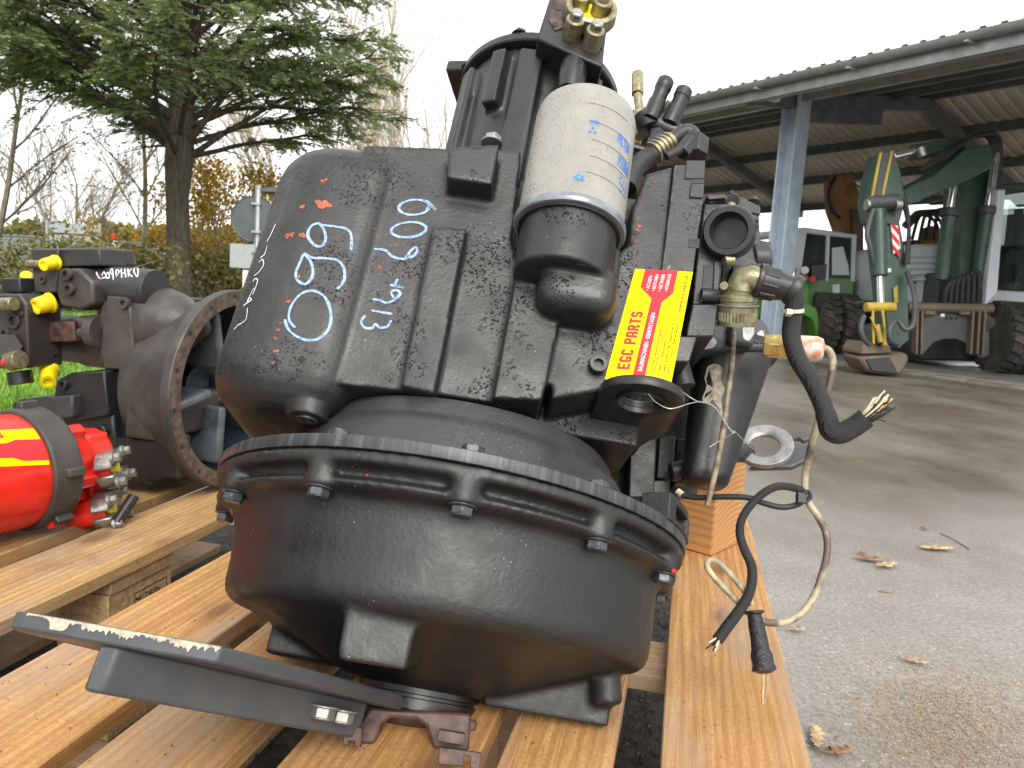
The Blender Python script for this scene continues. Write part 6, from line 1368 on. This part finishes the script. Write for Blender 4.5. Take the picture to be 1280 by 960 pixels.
# --- green wheel loader
LO = onz(1000, 448, .05); L_ = Rig('wheel_loader', LO, 'bright green wheel loader with grey cab behind the shelter post', 'wheel loader')
bd_ = L_.plate('body', [(960, 356), (968, 348), (1066, 350), (1066, 388), (1034, 394), (996, 388), (960, 380)], 11.8, 1.6, 'mgreen', .03); bd_['label'] = 'faded green body panel'
L_.plate('cab_base', [(1000, 346), (1068, 348), (1066, 390), (1002, 386)], 11.7, 1.5, 'mgreen', .02)
ca_ = L_.plate('cab_roof', [(930, 292), (1006, 284), (1072, 293), (1072, 299), (1004, 291), (930, 299)], 11.7, 1.7, 'cabgrey', .02); ca_['label'] = 'grey cab roof and window frames'
for pts in ([(1004, 288), (1009, 288), (1000, 352), (994, 352)], [(1034, 292), (1038, 292), (1036, 352), (1031, 352)], [(1066, 294), (1071, 294), (1069, 352), (1064, 352)], [(966, 292), (971, 292), (960, 346), (955, 346)], [(976, 290), (1004, 288), (1000, 330), (985, 352), (962, 352)]): L_.plate('cab_frame', pts, 11.68, .10, 'cabgrey', .008, ca_)
L_.plate('window_pane', [(1008, 290), (1035, 292), (1032, 350), (1000, 350)], 11.72, .02, 'dkglass', .002, ca_); L_.plate('window_pane', [(1038, 294), (1066, 296), (1064, 350), (1036, 350)], 11.72, .02, 'dkglass', .002, ca_)
L_.plate('seen_through', [(1040, 310), (1054, 308), (1060, 330), (1062, 344), (1040, 344)], 11.70, .01, 'cabgrey', .004, ca_)
gr_ = L_.plate('lamp_grid', [(1016, 332), (1034, 330), (1032, 348), (1014, 348)], 11.6, .03, 'dksteel', .004)
L_.rod('headlamp', (1006, 338, 11.55), (1006, 338, 11.65), .06, 'white'); L_.rod('indicator', (1006, 348, 11.5), (1006, 348, 11.6), .05, 'orangechip'); L_.rod('indicator', (1016, 349, 11.5), (1016, 349, 11.6), .05, 'red_cap')
L_.plate('front_fender', [(928, 384), (940, 374), (962, 376), (966, 384), (944, 404), (934, 416), (928, 412)], 11.4, .8, 'green', .03); L_.plate('rear_fender', [(1000, 380), (1010, 378), (1022, 386), (1028, 412), (1030, 430), (1022, 430), (1016, 400), (1002, 392)], 11.4, .7, 'green', .02); L_.plate('side_panel', [(1001, 352), (1010, 350), (1012, 380), (1001, 378)], 11.6, .2, 'green', .01); L_.plate('side_panel', [(1068, 358), (1096, 360), (1094, 384), (1066, 384)], 12.0, .6, 'green', .02)
L_.plate('step_box', [(1060, 376), (1084, 376), (1078, 404), (1052, 408)], 11.3, .6, 'mgreen', .02); L_.plate('tank', [(1052, 408), (1078, 405), (1076, 446), (1052, 446)], 11.4, .6, 'dksteel', .03)
L_.plate('underframe', [(1010, 392), (1056, 394), (1056, 440), (1012, 440)], 11.9, 1.2, 'dksteel', .03); L_.plate('notice', [(1041, 356), (1050, 355), (1050, 372), (1041, 372)], 11.69, .02, 'white', .002)
for px, d in ((990, 12.0), (944, 12.2)):
    c = at(px, 420, d)-LO; c.z = .40; bm = bmesh.new(); lathe(bm, [(.24, -.18), (.36, -.2), (.39, -.1), (.39, .1), (.36, .2), (.24, .18)], c, (.25, 1, 0), 36)
    for k in range(20): a = .314*k; dv = basis((.25, 1, 0)); box(bm, c+(dv[0]*math.cos(a)+dv[1]*math.sin(a))*.388, (.05, .3, .04))
    o = build('wheel', bm, M['tyre'], L_.e, 40); bm = bmesh.new(); lathe(bm, [(.02, -.10), (.2, -.12), (.27, -.17), (.2, -.05)], c, (.25, 1, 0), 28); build('rim', bm, m_plain('cream_rim', (.36, .32, .24), .5, 0, .3, 6), o, 40)
# --- rusty boom behind
RO = onz(1060, 440, .05); R_ = Rig('rusty_boom', Vector((RO.x+.6, 13.2, .05)), 'rusty orange-brown machine boom standing upright behind the loader', 'boom')
R_.plate('boom', [(1040, 226), (1048, 218), (1066, 215), (1074, 240), (1078, 262), (1080, 390), (1054, 392), (1052, 290), (1042, 262)], 13.2, .4, 'rustarm', .03)
R_.plate('lower_arm', [(1066, 262), (1080, 264), (1080, 392), (1068, 392)], 13.1, .3, 'brownsteel', .02); R_.rod('ram', (1070, 228, 13.1), (1090, 242, 13.1), .04, 'chrome'); R_.plate('foot', [(1046, 388), (1088, 388), (1092, 446), (1044, 446)], 13.2, .5, 'dksteel', .03)
for pts in ([(1044, 222, 13.1), (1036, 240, 13.0), (1040, 262, 13.05), (1050, 272, 13.1)], [(1078, 262, 13.0), (1084, 290, 12.9), (1092, 300, 12.9), (1082, 330, 13.0)]): R_.hose('hose', pts, .03)
# --- dark machine far back, seen under the booms
BO = onz(1165, 430, .05); B_ = Rig('excavator', Vector((BO.x, 14.2, .05)), 'yellow-brown excavator half hidden behind the grey engine hood', 'excavator')
B_.plate('body', [(1128, 330), (1196, 326), (1200, 440), (1128, 440)], 14.2, 1.2, 'rustarm', .05); B_.plate('cab', [(1140, 300), (1178, 298), (1180, 332), (1138, 332)], 14.2, 1.0, 'dksteel', .04)
B_.rod('work_light', (1163, 296, 14.1), (1163, 296, 14.3), .2, 'rustarm'); B_.plate('arch', [(1132, 280), (1150, 262), (1180, 260), (1200, 270), (1198, 276), (1178, 268), (1152, 270), (1138, 286)], 14.2, .2, 'brownsteel', .02)
for k in range(5): B_.hose('hose', [(1140+k*9, 300, 14.1), (1150+k*8, 270-k*3, 14.0), (1168+k*7, 276, 14.0), (1176+k*5, 300, 14.1)], .03)
# ------------------------------------------------------------------ fallen leaves, twigs and sawdust on the yard
M['dryleaf'] = m_plain('dry_leaf', (.28, .15, .065), .6, 0, .5, 60, .3, .002); M['paleleaf'] = m_plain('pale_dry_leaf', (.46, .32, .18), .6, 0, .4, 60, .3, .002)
def leafobj(px, py, ln, rot, mat, label, lobes=5, curl=.35, seed=0):
    r = random.Random(seed); p = onz(px, py); bm = bmesh.new(); n = 14; L0, R0 = [], []
    for i in range(n+1):
        t_ = i/n; w_ = ln*.30*math.sin(math.pi*min(1, t_*1.02))**.7*(1+.45*math.sin(t_*lobes*6.28)); z = .004+curl*ln*.5*(t_-.5)**2+.003*r.random()
        mid = bm.verts.new((ln*(t_-.5), 0, z)); a = bm.verts.new((ln*(t_-.5)+r.uniform(-.004, .004), w_*.5, z+curl*w_*.5*r.uniform(.3, 1))); b = bm.verts.new((ln*(t_-.5), -w_*.5, z+curl*w_*.4*r.uniform(.2, 1)))
        if i: 
            for u, v in ((L0[-1][0], a), (b, L0[-1][1])): pass
            bm.faces.new((L0[-1][2], mid, a, L0[-1][0])); bm.faces.new((L0[-1][2], L0[-1][1], b, mid))
        L0.append((a, b, mid))
    o = build('fallen_leaf', bm, M[mat], None, 60); o.location = (p.x, p.y, .003); o.rotation_euler = (0, 0, math.radians(rot)); md = o.modifiers.new('th', 'SOLIDIFY'); md.thickness = .0008
    tag(o, label, 'leaf', 'fallen leaves on the yard'); return o
leafobj(1088, 702, .10, -10, 'dryleaf', 'curled dark brown leaf near the hanging beige cable', seed=1); leafobj(1108, 710, .09, 25, 'paleleaf', 'pale ragged leaf beside the curled dark one', 6, .5, 2); leafobj(1170, 688, .12, 5, 'paleleaf', 'broad pale dry leaf farthest back on the dry yard', 6, .25, 3)
leafobj(1078, 694, .05, 60, 'dryleaf', 'tiny brown leaf scrap above the curled leaf', seed=4); leafobj(1142, 830, .06, -20, 'paleleaf', 'small pale leaf above the sawdust patch', 4, .4, 5); leafobj(1020, 928, .08, 70, 'paleleaf', 'pinkish leaf against the right pallet board', 5, .5, 6); leafobj(1045, 945, .06, 10, 'dryleaf', 'dark leaf at the bottom beside the pallet', 5, .6, 7)
leafobj(1155, 662, .05, 40, 'dryleaf', 'little brown leaf beyond the broad pale one', 4, .4, 8); leafobj(995, 790, .05, 15, 'paleleaf', 'narrow straw-coloured leaf next to the board edge', 3, .3, 9)
bm = bmesh.new(); tube(bm, [onz(1176, 668)+Vector((0, 0, .004)), onz(1192, 676)+Vector((0, 0, .005)), onz(1212, 688)+Vector((0, 0, .004))], .0022, 6); tag(build('twig', bm, M['twig'], None, 60), 'thin straight twig right of the pale leaf', 'twig')
bm = bmesh.new(); tube(bm, [onz(1098, 740)+Vector((0, 0, .003)), onz(1116, 742)+Vector((0, 0, .003))], .0018, 6); tag(build('twig', bm, M['dryleaf'], None, 60), 'short dark twig in the middle of the dry yard', 'twig')
M['dust'] = m_leaf('wood_crumbs', [(.34, .24, .155), (.50, .375, .25), (.62, .49, .35), (.14, .09, .06)], .8)
s = Soup(); r = random.Random(5)
for i in range(21000):
    u, v = r.gauss(0, 1), r.gauss(0, 1); px, py = 1190+u*75, 905+v*48+ (u*10)
    if i > 18000: px, py = r.uniform(980, 1290), 640+330*r.random()**.6
    if px < 1015 or py < 560: continue
    p = onz(px, min(py, 1100)); q = Vector((p.x, p.y, .002+.004*r.random())); d = rv(r); d.z *= .25; s.leaf(q, d.normalized(), d.cross(Vector((0, 0, 1))).normalized() if d.xy.length > .01 else Vector((1, 0, 0)), r.uniform(.0012, .006)*(2.2 if r.random() < .04 else 1), r.uniform(.0008, .0032))
tag(s.obj('sawdust', M['dust']), 'brown sawdust and wood crumbs spread over the yard', 'sawdust', kind='stuff')
# crumbs and chips on the pallet boards
s = Soup()
for i in range(420):
    k = r.randrange(5); sx = r.uniform(E5[2*k]+.004, E5[2*k+1]-.004); ty = r.uniform(.5, 1.3); p = BS*sx+BD*ty; d = rv(r); d.z *= .2; s.leaf(Vector((p.x, p.y, ZT+.0012+.001*r.random())), d.normalized(), d.cross(Vector((0, 0, 1))).normalized(), r.uniform(.001, .005), r.uniform(.001, .002))
tag(s.obj('wood_crumbs', M['soil']), 'dark crumbs scattered on the pine boards', 'crumbs', kind='stuff')
# pebbles and soil lumps below the boards
s = Soup()
for i in range(4000):
    p = BS*r.uniform(-1.1, .2)+BD*r.uniform(.5, 1.9); z = .006; sz = r.uniform(.0015, .006)*(2 if r.random() < .03 else 1); b = len(s.v)
    s.v += [Vector((p.x+sz, p.y, z)), Vector((p.x-sz*.6, p.y+sz*.8, z)), Vector((p.x-sz*.5, p.y-sz*.9, z)), Vector((p.x, p.y, z+sz*.7))]; s.f += [(b, b+1, b+3), (b+1, b+2, b+3), (b+2, b, b+3)]
M['grit'] = m_leaf('soil_grit', [(.03, .027, .023), (.06, .05, .04), (.10, .085, .07), (.16, .15, .14)], .7)
tag(s.obj('grit', M['grit']), 'gritty soil under the pallets', 'gravel', kind='stuff')
